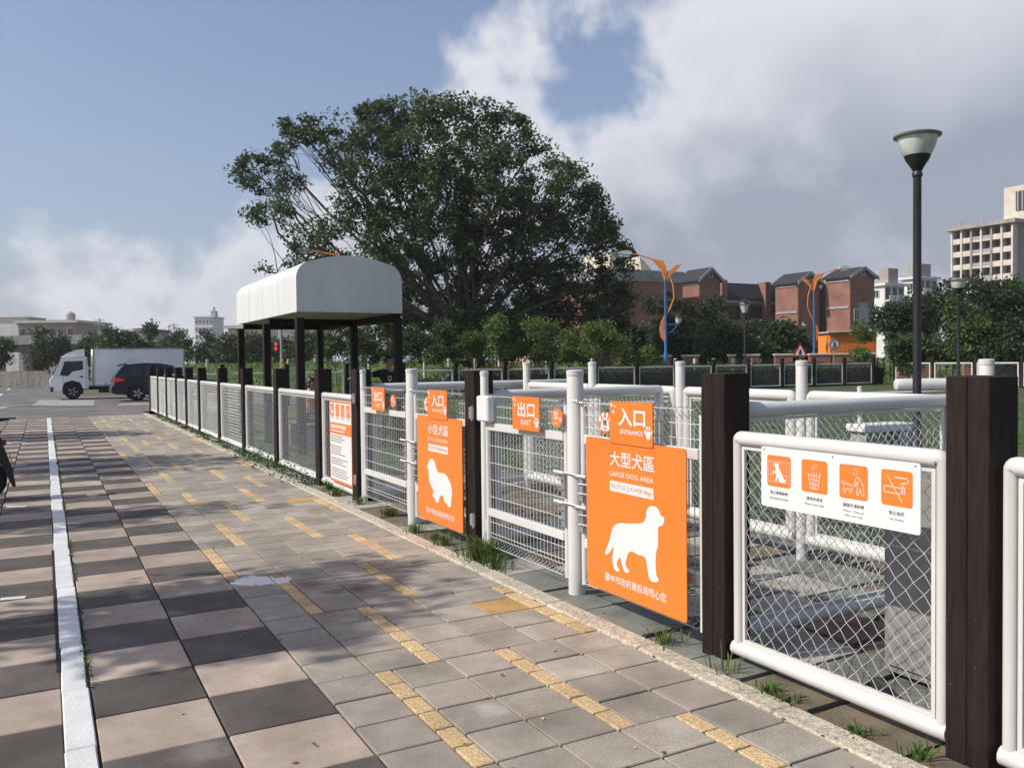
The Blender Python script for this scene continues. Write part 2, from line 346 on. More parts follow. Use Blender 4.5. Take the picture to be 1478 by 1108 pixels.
def text(body, parent, x, y, h, material, width=None, z=0.0, bold=0.0, align='LEFT', name='lettering', spacing=1.0):
    """flat lettering: baseline-left at (x,y), cap height h, squeezed to width"""
    c = bpy.data.curves.new('txt', 'FONT'); c.body = body; c.size = 1.0; c.offset = bold; c.resolution_u = 3; c.space_character = spacing
    o = bpy.data.objects.new('txt', c); COL.objects.link(o); dg = bpy.context.evaluated_depsgraph_get()
    me = bpy.data.meshes.new_from_object(o.evaluated_get(dg)); bpy.data.objects.remove(o)
    n = len(me.vertices); co = np.empty(3 * n); me.vertices.foreach_get('co', co); co = co.reshape(-1, 3)
    lo, hi = co.min(0), co.max(0); sy = h / (hi[1] - lo[1]); sx = width / (hi[0] - lo[0]) if width else sy
    co[:, 0] = (co[:, 0] - lo[0]) * sx; co[:, 1] = (co[:, 1] - lo[1]) * sy; w = co[:, 0].max()
    if align == 'CENTER': co[:, 0] -= w / 2
    co[:, 0] += x; co[:, 1] += y; co[:, 2] = z
    me.vertices.foreach_set('co', co.reshape(-1)); me.materials.clear(); me.materials.append(material); me.update()
    ob = bpy.data.objects.new(name, me); COL.objects.link(ob); ob.parent = parent; ob['kind'] = 'stuff'
    return ob
SIGN_ROT = Matrix(((0, 0, -1), (-1, 0, 0), (0, 1, 0)))          # local x -> -Y, y -> Z, z -> -X
def sign_root(name, label, cat, X, Y, Z, group=None):
    o = root(name, label, cat, group=group); o.matrix_world = Matrix.Translation((X, Y, Z)) @ SIGN_ROT.to_4x4(); return o
def strokes(mb, pts, w, z0, z1, closed=False):
    P = list(pts) + ([pts[0]] if closed else [])
    for (a, b) in zip(P[:-1], P[1:]):
        d = math.hypot(b[0] - a[0], b[1] - a[1])
        if d < 1e-6: continue
        ux, uy = (b[0] - a[0]) / d, (b[1] - a[1]) / d; e = w * 0.4
        q = [(a[0] - ux * e - uy * w / 2, a[1] - uy * e + ux * w / 2), (a[0] - ux * e + uy * w / 2, a[1] - uy * e - ux * w / 2), (b[0] + ux * e + uy * w / 2, b[1] + uy * e - ux * w / 2), (b[0] + ux * e - uy * w / 2, b[1] + uy * e + ux * w / 2)]
        mb.prism(q, z0, z1)
    return mb

# ------------------------------------------------------------------ ground, road, paving
def sheet(name, x0, x1, y0, y1, z, material, nx=1, ny=1, zf=None):
    mb = MB(); vs = []; fs = []
    for j in range(ny + 1):
        for i in range(nx + 1):
            x = x0 + (x1 - x0) * i / nx; y = y0 + (y1 - y0) * j / ny; vs.append((x, y, zf(x, y) if zf else z))
    for j in range(ny):
        for i in range(nx): a = j * (nx + 1) + i; fs.append((a, a + 1, a + nx + 2, a + nx + 1))
    mb.add(vs, fs); return mb.build(name, material)
struct(sheet('ground', -980, 1280, -450, 1410, -0.09, DIRT))
struct(sheet('road', -120, 9.5, 25.6, 46, -0.012, ASPH))
struct(sheet('meadow', 9.5, 160, 29.62, 46.3, -0.004, FIELD))
struct(sheet('side_road', -9.0, 0.6, 46, 400, -0.014, ASPH))
def field_z(x, y): return min(1.35, max(0.0, (y - 47) * 0.055)) + 0.05 * math.sin(x * .3) * min(1, max(0, (y - 47) * .1))
struct(sheet('field', 2.0, 160, 46.2, 130, 0, FIELD, 40, 24, field_z))
struct(sheet('verge', -60, -9.6, 48, 400, 0.03, FIELD))
struct(sheet('lawn', 4.75, 75, -40, 29.6, 0.0, GRASS))
struct(sheet('park_strip', 1.6, 4.8, 6.4, 29.6, -0.02, GRASS))
struct(sheet('lawn_path', 14, 41.4, 20.3, 22.0, 0.006, CONC))
# road paint
mb = MB()
for q in ([(-1.66, 35.7), (-1.4, 42.0), (0.9, 40.0), (0.56, 33.8)], [(-5.2, 34.2), (-5.0, 36.0), (-2.4, 35.2), (-2.6, 33.5)], [(1.4, 33.2), (1.6, 35.0), (4.4, 34.4), (4.2, 32.6)]): mb.prism(q, -0.010, -0.006)
struct(mb.build('crossing_paint', mat('worn_road_paint', (0.32, 0.31, 0.30), .85, .2, 3)))
mb = MB()
for k in range(9):
    y = 52 + 14 * k; mb.box((-3.4, y, -0.009), (0.16, 5.0, 0.006))
struct(mb.build('lane_dash', LINE))

pave = struct(sheet('pavement', -4.2, 1.72, -9.0, 25.6, -0.016, JOINT))
PT = 0.05
def tile_mesh(name, w, l, material, ch=0.004):
    mb = MB(); mb.box((0, 0, -PT / 2), (w, l, PT), ch); me = mb.build(name, material); d = me.data; bpy.data.objects.remove(me); return d
def piece(me, name, x, y, z=0.0, parent=pave):
    o = bpy.data.objects.new(name, me); COL.objects.link(o); o.location = (x, y, z); o.rotation_euler = (rng.gauss(0, .0018), rng.gauss(0, .0018), rng.gauss(0, .0025)); o.parent = parent; return o
def cam_d(x, y): return math.hypot(x - CAM[0], y - CAM[1])
def in_view(x, y):
    v = np.array([x, y, 0]) - CAM; d = v @ FH; s = v @ np.array([math.cos(YAW), -math.sin(YAW), 0])
    return d > 0.3 and abs(s / d) < 0.66
J = 0.011
g_tile = tile_mesh('paver', .30 - J, .30 - J, PAVER); y_tile = tile_mesh('ochre_paver', .30 - J, .30 - J, YTILE)
b_tile = tile_mesh('brick', .10 - J, .20 - J, BRICKY)
p_tile = tile_mesh('pink_paver', .50 - J, .50 - J, PINK); d_tile = tile_mesh('dark_paver', .50 - J, .50 - J, DARKT)
greys, bricks, checks = [], [], []
for blk in range(-3, 22):                         # blocks of four 0.3 m rows; Y grows away from the viewer
    y0 = -0.6 + 1.2 * blk                          # block spans y0 .. y0+1.2
    ph = blk % 4                                   # strips zigzag: 0.6 -> 0.3 -> 0.0 -> 0.3
    left = {0: .6, 1: .3, 2: 0., 3: .3}[ph]; right = {0: 1.6, 1: 1.0, 2: 1.3, 3: 1.0}[ph]
    x = 0.0; cols = []
    while x < 1.69:
        if abs(x - left) < .02 or abs(x - right) < .02:
            for k in range(6): bricks.append((x + .05, y0 + .1 + .2 * k))
            x += .1; continue
        cols.append(x); x += .3
    for cxx in cols:
        for k in range(4): greys.append((cxx + .15, y0 + .15 + .3 * k))
for k in range(-16, 52):
    yc = k * .5 + .25                              # y in k*.5 .. +.5 ; v = -y
    for ci, xc in enumerate((-.25, -.75, -1.375, -1.875, -2.375, -2.875)):
        par = (k + (0, 1, 0, 1, 0, 1)[ci]) % 2
        checks.append((xc, yc, par))
def place(lst, me, name, limit=300):
    vis = sorted([p for p in lst if in_view(p[0], p[1]) and p[1] < 25.5], key=lambda p: cam_d(p[0], p[1]))
    for p in vis[:limit]: piece(me, name, p[0], p[1], rng.gauss(0, .0012))
    return vis[limit:] + [p for p in lst if not in_view(p[0], p[1]) and p[1] < 25.5]
def rest(lst, w, l, name, material):
    if not lst: return
    mb = MB()
    for p in lst: mb.box((p[0], p[1], -PT / 2), (w - J, l - J, PT))
    mb.build(name, material, pave, kind='stuff')
def is_ochre(p): return abs(p[0] - 1.45) < .16 and (abs(p[1] - .15) < .16 or abs(p[1] - 5.25) < .16)
for p in [p for p in greys if is_ochre(p)]: piece(y_tile, 'ochre_paver', p[0], p[1])
rest(place([p for p in greys if not is_ochre(p)], g_tile, 'paver'), .3, .3, 'distant_pavers', PAVER)
rest(place(bricks, b_tile, 'brick'), .1, .2, 'distant_bricks', BRICKY)
rest(place([c for c in checks if c[2]], p_tile, 'pink_paver', 200), .5, .5, 'distant_pink_pavers', PINK)
rest(place([c for c in checks if not c[2]], d_tile, 'dark_paver', 200), .5, .5, 'distant_dark_pavers', DARKT)
# painted white line on its own concrete strip, one length after another
for k in range(-10, 34):
    mb = MB(); w = .118 + rng.uniform(-.004, .004); mb.box((0, 0, -.02), (w, .745, .052), .006)
    o = mb.build('painted_line', LINE, pave); o.location = (-1.066 + rng.uniform(-.003, .003), k * .75 + .3, rng.uniform(-.002, .002)); o.rotation_euler = (0, 0, rng.gauss(0, .006))
mb = MB(); mb.box((-1.137, 1.95, .001), (.018, 3.4, .01)); mb.build('drain_slot', mat('slot_black', (.015, .014, .013), .9, .2), pave)
for (a, b) in (((0, 865), (37, 862)), ((5, 731), (38, 731)), ((20, 672), (37, 672)), ((4, 640), (18, 640)), ((20, 638), (38, 638))):
    A = atz(*a); B = atz(*b); mb = MB(); d = B - A; L = np.linalg.norm(d[:2])
    mb.box((0, 0, 0.003), (L, .07, .004), rz=math.atan2(d[1], d[0])); o = mb.build('bay_mark', LINE, pave); o.location = ((A[0] + B[0]) / 2, (A[1] + B[1]) / 2, 0)

# cream kerb
kerb = root('kerb', 'low cream terrazzo kerb edging the grey pavers in front of the fence', 'kerb', (1.77, 0, 0))
kerb['kind'] = 'structure'
for k in range(-9, 26):
    mb = MB(); mb.box((0, 0, -.043), (.14 + rng.uniform(-.006, .006), .997, .11), .010); o = mb.build('kerbstone', KERB, kerb); o.location = (rng.uniform(-.004, .004), k + .5, rng.uniform(-.004, .004))
# irregular stone slabs inside and along the fence
apron = struct(sheet('stone_apron', 1.835, 4.78, -9, 6.6, -0.022, JOINT))
SL = [mat('slab_grey', (.17, .175, .15), .85, .2, 3, bump=.4, bscale=60), mat('slab_brown', (.155, .125, .085), .85, .22, 3, bump=.4, bscale=60), mat('slab_pale', (.36, .34, .29), .85, .15, 3, bump=.4, bscale=60), mat('slab_red', (.21, .13, .10), .85, .2, 3, bump=.4, bscale=60)]
xs = [1.84, 2.32, 2.78, 3.3, 3.76, 4.28, 4.76]
for i in range(len(xs) - 1):
    y = -8.6 + rng.uniform(0, .3)
    while y < 6.4:
        L = rng.uniform(.32, .62); j = .012
        c = [(xs[i] + j + rng.uniform(0, .03), y + j), (xs[i + 1] - j - rng.uniform(0, .03), y + j + rng.uniform(0, .03)), (xs[i + 1] - j, y + L - j), (xs[i] + j, y + L - j - rng.uniform(0, .03))]
        mb = MB(); mb.prism(c, -.06, rng.uniform(-.006, .004)); mb.build('slab', rng.choices(SL, (4, 4, 3, .9))[0], apron); y += L
fence_foot = struct(sheet('fence_footing', 1.835, 2.4, 6.4, 27.5, -.012, CONC))

# ------------------------------------------------------------------ the long fence
PX = 2.083; PW = .185; PH = 1.535
POSTS = [-4.2, -2.755, -1.295, 1.715, 4.825, 6.38, 8.75, 11.26, 13.75, 16.34, 18.41, 20.31, 22.5, 24.66, 27.0]
mb = MB(); mb.box((0, -PW / 4, PH / 2 - .05), (PW, PW / 2 - .001, PH + .1), .005); mb.box((0, PW / 4, PH / 2 - .05), (PW, PW / 2 - .001, PH + .1), .005); post_me = mb.build('fence_post', WOOD).data; bpy.data.objects.remove(bpy.data.objects['fence_post'])
POST_L = ['dark timber post at the near end, past the panel after the four-icon notice', 'dark timber post at the far side of the four-icon notice from the gates', 'dark timber post between the large dog board and the four-icon notice', 'dark timber post between the small dog board and the large dog exit gate', 'dark timber post between the rules board and the small dog exit gate', 'dark timber post on the far side of the rules board']
for k_, y in enumerate(POSTS):
    o = bpy.data.objects.new('fence_post', post_me); COL.objects.link(o); o.location = (PX, y, 0); o.rotation_euler = (rng.gauss(0, .003), rng.gauss(0, .003), rng.gauss(0, .01))
    tag(o, POST_L[k_] if k_ < 6 else '%s dark timber fence post beyond the rules board, counting towards the road' % ORD[k_ - 5], 'fence post', 'timber posts of the fence along the pavers')

def chain_mesh(w, h, cell, r, sides=4, weave=.006):
    """woven zigzag wires filling w x h in the local (y, z) plane, x is the thickness"""
    mb = MB(); hw = cell / 2; k = 0; n = int(round(w / hw)); rows = max(2, int(round(h / hw)))
    for i in range(n):
        y0 = i * w / n; pts = []
        for j in range(rows + 1):
            s = (j + i) % 2; yy = y0 + (w / n if s else 0)
            pts.append((weave * (1 if (j % 2) else -1), min(w, yy), h * j / rows))
        mb.tube(pts, r, sides, cap=False)
    return mb
def frame_loop(mb, w, z0, z1, rt_, rs, corner=.022):
    """pipe loop in the y-z plane, y 0..w"""
    a = corner; seg = 4
    left = [(0, 0, z0), (0, 0, z1 - a)] + [(0, a - a * math.cos(R(90 * i / seg)), z1 - a + a * math.sin(R(90 * i / seg))) for i in range(1, seg + 1)]
    right = [(0, w - p[1], p[2]) for p in left][::-1]
    rr = [rs] * 2 + [rs + (rt_ - rs) * i / seg for i in range(1, seg + 1)]
    mb.tube(left + right, rr + rr[::-1], 12)
    return mb
def make_panel(w, z0, z1, label, group, cell=.062, wire=.0022, rt_=.038, rs=.028, matf=None, wmat=None, sides=4):
    p = root('chain_link_fence', label, 'fence', group=group)
    frame_loop(MB(), w, z0, z1, rt_, rs).build('pipe_frame', matf or WHITE, p, True)
    mb = MB(); mb.tube([(0, -.03, z0), (0, w + .03, z0)], rt_ * 1.05, 12); mb.build('bottom_rail', matf or WHITE, p, True)
    i = rs + .004; t = .018; mb = MB()
    yy0, yy1, zz0, zz1 = i, w - i, z0 + rt_ + .002, z1 - rt_ - .002
    for c, d in (((0, yy0 + t / 2, (zz0 + zz1) / 2), (t, t, zz1 - zz0)), ((0, yy1 - t / 2, (zz0 + zz1) / 2), (t, t, zz1 - zz0)), ((0, (yy0 + yy1) / 2, zz1 - t / 2), (t, yy1 - yy0 - 2 * t, t)), ((0, (yy0 + yy1) / 2, zz0 + t / 2), (t, yy1 - yy0 - 2 * t, t))): mb.box(c, d)
    mb.build('inner_frame', matf or WHITE, p, kind='stuff')
    cm_ = chain_mesh(yy1 - yy0 - 2 * t, zz1 - zz0 - 2 * t, cell, wire, sides); o = cm_.build('chain_link', wmat or GALV, p, kind='stuff'); o.location = (0, yy0 + t, zz0 + t)
    return p
GP = 'chain-link panels of the fence along the pavers'
LP = 'white pipe-framed chain-link panel between timber posts along the pavers'
def span(i): return POSTS[i] + PW / 2 + .012, POSTS[i + 1] - PW / 2 - .012
for i in range(len(POSTS) - 1):
    if i in (2, 3): continue
    a, b = span(i); lab, grp = LP, GP
    if i == 1: lab, grp = 'chain-link panel carrying the white four-icon notice, beside the large dog gate', None
    if i == 4: lab, grp = 'short chain-link panel carrying the tall rules board, beside the small dog gate', None
    if i == 0: lab = 'white-framed chain-link panel on the other side of the post after the four-icon notice'
    if i > 4: lab = '%s chain-link fence panel beyond the rules board, counting towards the road' % ORD[i - 5]
    far = a > 10
    p = make_panel(b - a - .07, .075, 1.195, lab, grp, cell=.086 if i <= 6 else .06, wire=.0021 if i <= 6 else .0013, sides=4 if not far else 3)
    p.location = (2.05, a + .035, 0)

# ------------------------------------------------------------------ the two gates
def white_post(label, x, y, r, h, name='gate_post', group=None):
    mb = MB(); mb.lathe([(r, -.05), (r, h - .012), (r - .004, h - .003), (r - .014, h)], n=20); p = root(name, label, 'post', (x, y, 0), group=group)
    mb.build('pipe', WHITE, p, True)
    m2 = MB(); m2.lathe([(r + .003, h - .03), (r + .003, h + .002), (r - .01, h + .008)], n=20); m2.build('cap', WHITE, p, True); return p
def gate_leaf(label, y_h, y_l, hinge_side):
    """wire gate leaf in plane X=2.05, from y_h (hinge) to y_l (latch)"""
    y0, y1 = min(y_h, y_l), max(y_h, y_l); w = y1 - y0
    g = root('wire_gate', label, 'gate', (2.05, y0, 0))
    for yy in (.024, w - .024):
        mb = MB(); mb.tube([(0, yy, .085), (0, yy, 1.30)], .024, 12); mb.build('stile', WHITE, g, True)
    for z, hh in ((1.078, .062), (.372, .062)):
        mb = MB(); mb.box((-.004, w / 2, z), (.04, w - .096, hh), .004); mb.build('rail', WHITE, g)
    mb = MB(); n = int((w - .1) / .05)
    for i in range(n + 1):
        y = .05 + (w - .1) * i / n
        mb.tube([(-.028, y, .10), (.022, y, .125), (.002, y, .165), (0, y, .20), (0, y, 1.24), (.002, y, 1.275), (-.035, y, 1.30), (-.05, y, 1.33), (-.015, y, 1.345), (.004, y, 1.32)], .0026, 4, cap=False)
    for z, x in ((.10, -.028), (.165, .002), (.20, -.004), (.29, -.004), (.5, -.004), (.64, -.004), (.78, -.004), (.92, -.004), (1.16, -.004), (1.245, -.004), (1.33, -.048)):
        mb.tube([(x, .048, z), (x, w - .048, z)], .003, 4, cap=False)
    mb.build('wire_grid', WIRE, g, kind='stuff')
    hy = (w + .012) if y_h > y_l else -.012
    for z in (.25, 1.2):
        mb = MB(); mb.tube([(0, hy, z - .05), (0, hy, z + .05)], .016, 10); mb.box((-.004, hy - .02 * (1 if y_h > y_l else -1), z), (.012, .05, .06), .003); mb.build('hinge', WHITE, g)
    # slide bolts on the latch side
    ly = .0 if y_h > y_l else w; s = -1 if y_h > y_l else 1
    for z in (.83, .62):
        mb = MB(); mb.tube([(-.05, ly - s * .12, z), (-.05, ly + s * .17, z - .004)], .011, 8); b = mb.build('slide_bolt', WHITE, g, True)
        m2 = MB(); m2.box((-.032, ly - s * .03, z - .09), (.012, .05, .17), .003); m2.tube([(-.03, ly - s * .10, z - .055), (-.05, ly - s * .02, z - .055)], .006, 6); m2.tube([(-.03, ly - s * .10, z - .12), (-.05, ly - s * .02, z - .12)], .006, 6); m2.build('latch_plate', STEEL, b)
    return g
def gate_set(yB, yc, yA, size):
    """timber post at yB (far), centre pipe at yc, timber post at yA (near)"""
    hp = yB - PW / 2 - .055
    white_post('slim white hinge pipe beside the timber post at the %s dog exit gate' % size, 2.06, hp, .034, 1.525)
    white_post('stout white round post between the %s dog exit and entrance gates' % size, 2.05, yc, .058, 1.54)
    gx_ = gate_leaf('white wire exit gate of the %s dog area, orange exit plate on it' % size, hp - .06, yc + .085, 1)
    ge = gate_leaf('white wire entrance gate of the %s dog area, hidden behind its orange board' % size, yA + PW / 2 + .02, yc - .085, -1)
    # spring closer and cable on top of the centre post
    c = root('gate_closer', 'steel spring closer wound round the centre post of the %s dog gates' % size, 'gate closer', (2.05, yc, 1.33))
    mb = MB()
    for k in range(34):
        pass
    pts = [(-.03 + .012 * math.cos(t * .9), -.20 + .012 * t * .35, .012 * math.sin(t * .9)) for t in range(48)]
    mb.tube(pts, .004, 5); mb.build('spring', STEEL, c)
    m2 = MB(); m2.tube([(-.03, -.21, 0), (-.05, -.24, .02), (-.03, -.26, .05)], .004, 5); m2.build('hook', STEEL, c)
gate_set(POSTS[3], .155, POSTS[2], 'large')
gate_set(POSTS[4], 3.154, POSTS[3], 'small')
# hinge cover boxes
for (y, lab) in ((POSTS[3] - .19, 'white plastic cover box over the hinge of the large dog exit gate'),):
    c = root('hinge_cover', lab, 'cover box', (2.0, y, 1.12)); mb = MB(); mb.box((0, -.09, .105), (.07, .2, .21), .012); mb.build('shell', PLATE, c)
for (y, z, lab) in ((POSTS[3] - .05, 1.18, 'upper'), (POSTS[3] - .05, .28, 'lower'), (POSTS[4] - .05, 1.2, 'upper'), (POSTS[4] - .05, .26, 'lower')):
    w_ = 'large' if y < 3 else 'small'
    c = root('hinge_bracket', '%s steel hinge bracket on the timber post at the %s dog gate' % (lab, w_), 'bracket', (1.985, y, z)); mb = MB(); mb.box((-.012, -.02, 0), (.022, .07, .10), .006); mb.tube([(-.02, -.05, -.06), (-.02, -.05, .06)], .012, 8); mb.build('strap', STEEL, c)

# ------------------------------------------------------------------ signs
BIG = [(-0.831, 0.757), (-0.873, 0.752), (-0.897, 0.725), (-0.908, 0.708), (-0.934, 0.705), (-0.937, 0.683), (-0.928, 0.673), (-0.925, 0.655), (-0.89, 0.647), (-0.88, 0.637), (-0.877, 0.584), (-0.879, 0.531), (-0.859, 0.49), (-0.852, 0.428), (-0.857, 0.369), (-0.863, 0.344), (-0.884, 0.334), (-0.877, 0.321), (-0.844, 0.308), (-0.808, 0.307), (-0.79, 0.324), (-0.776, 0.375), (-0.766, 0.419), (-0.748, 0.444), (-0.692, 0.439), (-0.653, 0.447), (-0.608, 0.448), (-0.582, 0.425), (-0.568, 0.391), (-0.554, 0.361), (-0.567, 0.335), (-0.593, 0.327), (-0.593, 0.313), (-0.56, 0.303), (-0.54, 0.314), (-0.521, 0.346), (-0.508, 0.375), (-0.505, 0.391), (-0.487, 0.379), (-0.464, 0.35), (-0.466, 0.322), (-0.493, 0.312), (-0.49, 0.298), (-0.459, 0.291), (-0.431, 0.307), (-0.416, 0.357), (-0.426, 0.407), (-0.438, 0.45), (-0.419, 0.431), (-0.391, 0.401), (-0.355, 0.375), (-0.337, 0.378), (-0.346, 0.404), (-0.371, 0.442), (-0.392, 0.482), (-0.407, 0.526), (-0.428, 0.566), (-0.456, 0.586), (-0.504, 0.604), (-0.564, 0.609), (-0.681, 0.628), (-0.732, 0.64), (-0.757, 0.662), (-0.77, 0.687), (-0.766, 0.713), (-0.783, 0.736), (-0.807, 0.751)]
SMALL = [(2.45, 0.725), (2.395, 0.719), (2.364, 0.686), (2.333, 0.638), (2.296, 0.606), (2.192, 0.621), (2.116, 0.61), (2.072, 0.578), (2.028, 0.546), (2.006, 0.505), (1.999, 0.45), (2.024, 0.385), (2.026, 0.337), (2.08, 0.327), (2.109, 0.354), (2.155, 0.36), (2.185, 0.381), (2.184, 0.413), (2.224, 0.414), (2.262, 0.396), (2.278, 0.388), (2.286, 0.348), (2.328, 0.33), (2.376, 0.343), (2.375, 0.365), (2.43, 0.374), (2.422, 0.408), (2.395, 0.421), (2.437, 0.451), (2.485, 0.484), (2.516, 0.526), (2.513, 0.619), (2.553, 0.621), (2.552, 0.651), (2.521, 0.67), (2.5, 0.705)]
def smooth_poly(p):
    out = []; n = len(p)
    for i in range(n):
        a, b = p[i], p[(i + 1) % n]; out.append((.75 * a[0] + .25 * b[0], .75 * a[1] + .25 * b[1])); out.append((.25 * a[0] + .75 * b[0], .25 * a[1] + .75 * b[1]))
    return out
def paw(mb, x, y, s, z0, z1):
    mb.prism(ell(.56 * s, .62 * s, 16, x, y - .12 * s), z0, z1)
    for dx, dy in ((-.36, .10), (-.14, .38), (.14, .38), (.36, .10)): mb.prism(ell(.2 * s, .3 * s, 12, x + dx * s, y + dy * s), z0, z1)
def gate_board(yl, title, sub, weight, dog, label, X=1.955):
    """main plate 1.0 x 0.98 with header; yl = Y of its left edge; local origin bottom-left"""
    zb = .14
    s = sign_root('gate_sign', label, 'sign', X, yl, zb)
    T = .006
    mb = MB(); mb.prism(rrect(1.0, .975, .022, cx=.5, cy=.4875), 0, T); mb.build('board', ORANGE, s)
    hx = .28; hy = .955
    mb = MB(); mb.prism(rrect(.432, .262, .006, 2, cx=hx + .216, cy=hy + .131), T + .001, T + .007); hd = mb.build('header_plate', ORANGE, s)
    zt = T + .0012; zh = T + .0085
    x0 = .268
    text(title, s, x0, .81, .095, PLATE, .45, zt, .012)
    text(sub, s, x0, .748, .030, PLATE, .44, zt, .004)
    mb = MB(); mb.prism([(x0, .652), (x0 + .44, .652), (x0 + .44, .717), (x0, .717)], T + .0004, zt); mb.build('weight_panel', PLATE, s)
    text(weight, s, x0 + .015, .664, .040, ORANGE, .41, zt + .001, .0)
    mb = MB(); mb.prism(smooth_poly([(yl - a, b - zb) for a, b in dog]), T + .0004, zt); mb.build('dog_silhouette', PLATE, s)
    text('臺中市政府建設局關心您', s, .205, .072, .052, PLATE, .615, zt, .006)
    text('入口', s, hx + .092, hy + .112, .112, PLATE, .272, zh, .028)
    text('ENTRANCE', s, hx + .112, hy + .064, .028, PLATE, .228, zh, .014)
    mb = MB(); paw(mb, hx + .392, hy + .082, .082, T + .0074, zh)
    mb.build('paw_mark', PLATE, s, kind='stuff')
    mb = MB()
    for dx, dy, w in ((.022, .238, .02), (.055, .23, .014), (.04, .195, .018)): mb.prism(ell(w, w * 1.25, 10, hx + dx, hy + dy), T + .0074, zh)
    mb.build('dot_mark', PLATE, s, kind='stuff')
    for dx, dy in ((.012, .012), (.21, .012), (.42, .012)):
        mb = MB(); mb.lathe([(.005, T + .007), (.004, T + .010)], (hx + dx, hy + dy, 0), 8); mb.build('screw', STEEL, hd)
    for dx, dy in ((.012, .3), (.988, .05), (.012, .93)):
        mb = MB(); mb.lathe([(.005, T), (.004, T + .003)], (dx, dy, 0), 8); mb.build('screw', STEEL, s)
    return s
gate_board(-.13, '大型犬區', 'LARGE DOG AREA', '9公斤以上/OVER 9kgs', BIG, 'orange entrance board with a white standing long-legged dog for the large dog area')
gate_board(2.785, '小型犬區', 'SMALL DOG AREA', '9公斤以下/UNDER 9kgs', SMALL, 'orange entrance board with a white long-haired small dog for the small dog area')
def exit_plate(yl, size):
    s = sign_root('exit_sign', 'square orange exit plate on the %s dog area gate' % size, 'sign', 1.985, yl, 1.095); T = .005
    mb = MB(); mb.prism(rrect(.405, .25, .006, 2, cx=.2025, cy=.125), 0, T); mb.build('plate', ORANGE, s)
    z = T + .0012
    text('出口', s, .085, .098, .112, PLATE, .255, z, .024); text('EXIT', s, .135, .040, .036, PLATE, .152, z, .012)
    mb = MB(); paw(mb, .368, .062, .08, T + .0004, z); mb.build('paw_mark', PLATE, s, kind='stuff')
    mb = MB()
    for dx, dy, w in ((.022, .228, .02), (.055, .22, .014), (.04, .185, .018)): mb.prism(ell(w, w * 1.25, 10, dx, dy), T + .0004, z)
    mb.build('dot_mark', PLATE, s, kind='stuff')
    return s
exit_plate(.935, 'large'); exit_plate(4.16, 'small')
def oval(yc, pull, size):
    s = sign_root('push_pull_disc', 'oval orange %s disc beside the %s plate of the %s dog gate' % (('pull', 'exit', size) if pull else ('paw-print push', 'entrance', size)), 'sign', 1.99, yc, 1.212); T = .005
    mb = MB(); mb.prism(ell(.15, .135, 26), 0, T); mb.build('disc', ORANGE, s); z = T + .0012
    if pull:
        text('拉', s, -.008, -.012, .062, PLATE, .062, z, .02, 'CENTER'); text('PULL', s, 0, -.045, .016, PLATE, .05, z, .004, 'CENTER')
        mb = MB(); paw(mb, .048, -.012, .035, T + .0004, z); mb.build('paw_mark', PLATE, s, kind='stuff')
    else:
        mb = MB(); mb.prism(smooth_poly([(-.044, -.052), (.044, -.052), (.05, -.03), (.03, .022), (0, .034), (-.03, .022), (-.05, -.03)]), T + .0004, z)
        for dx, dy in ((-.055, .02), (-.024, .048), (.024, .048), (.055, .02)): mb.prism(ell(.026, .036, 12, dx, dy), T + .0004, z)
        mb.build('paw_pad', PLATE, s, kind='stuff')
        text('推', s, 0, -.022, .042, BLACK, .042, z + .001, .02, 'CENTER'); text('PUSH', s, 0, -.044, .013, BLACK, .042, z + .001, .0, 'CENTER')
oval(.295, True, 'large'); oval(-.297, False, 'large'); oval(3.52, True, 'small'); oval(2.62, False, 'small')

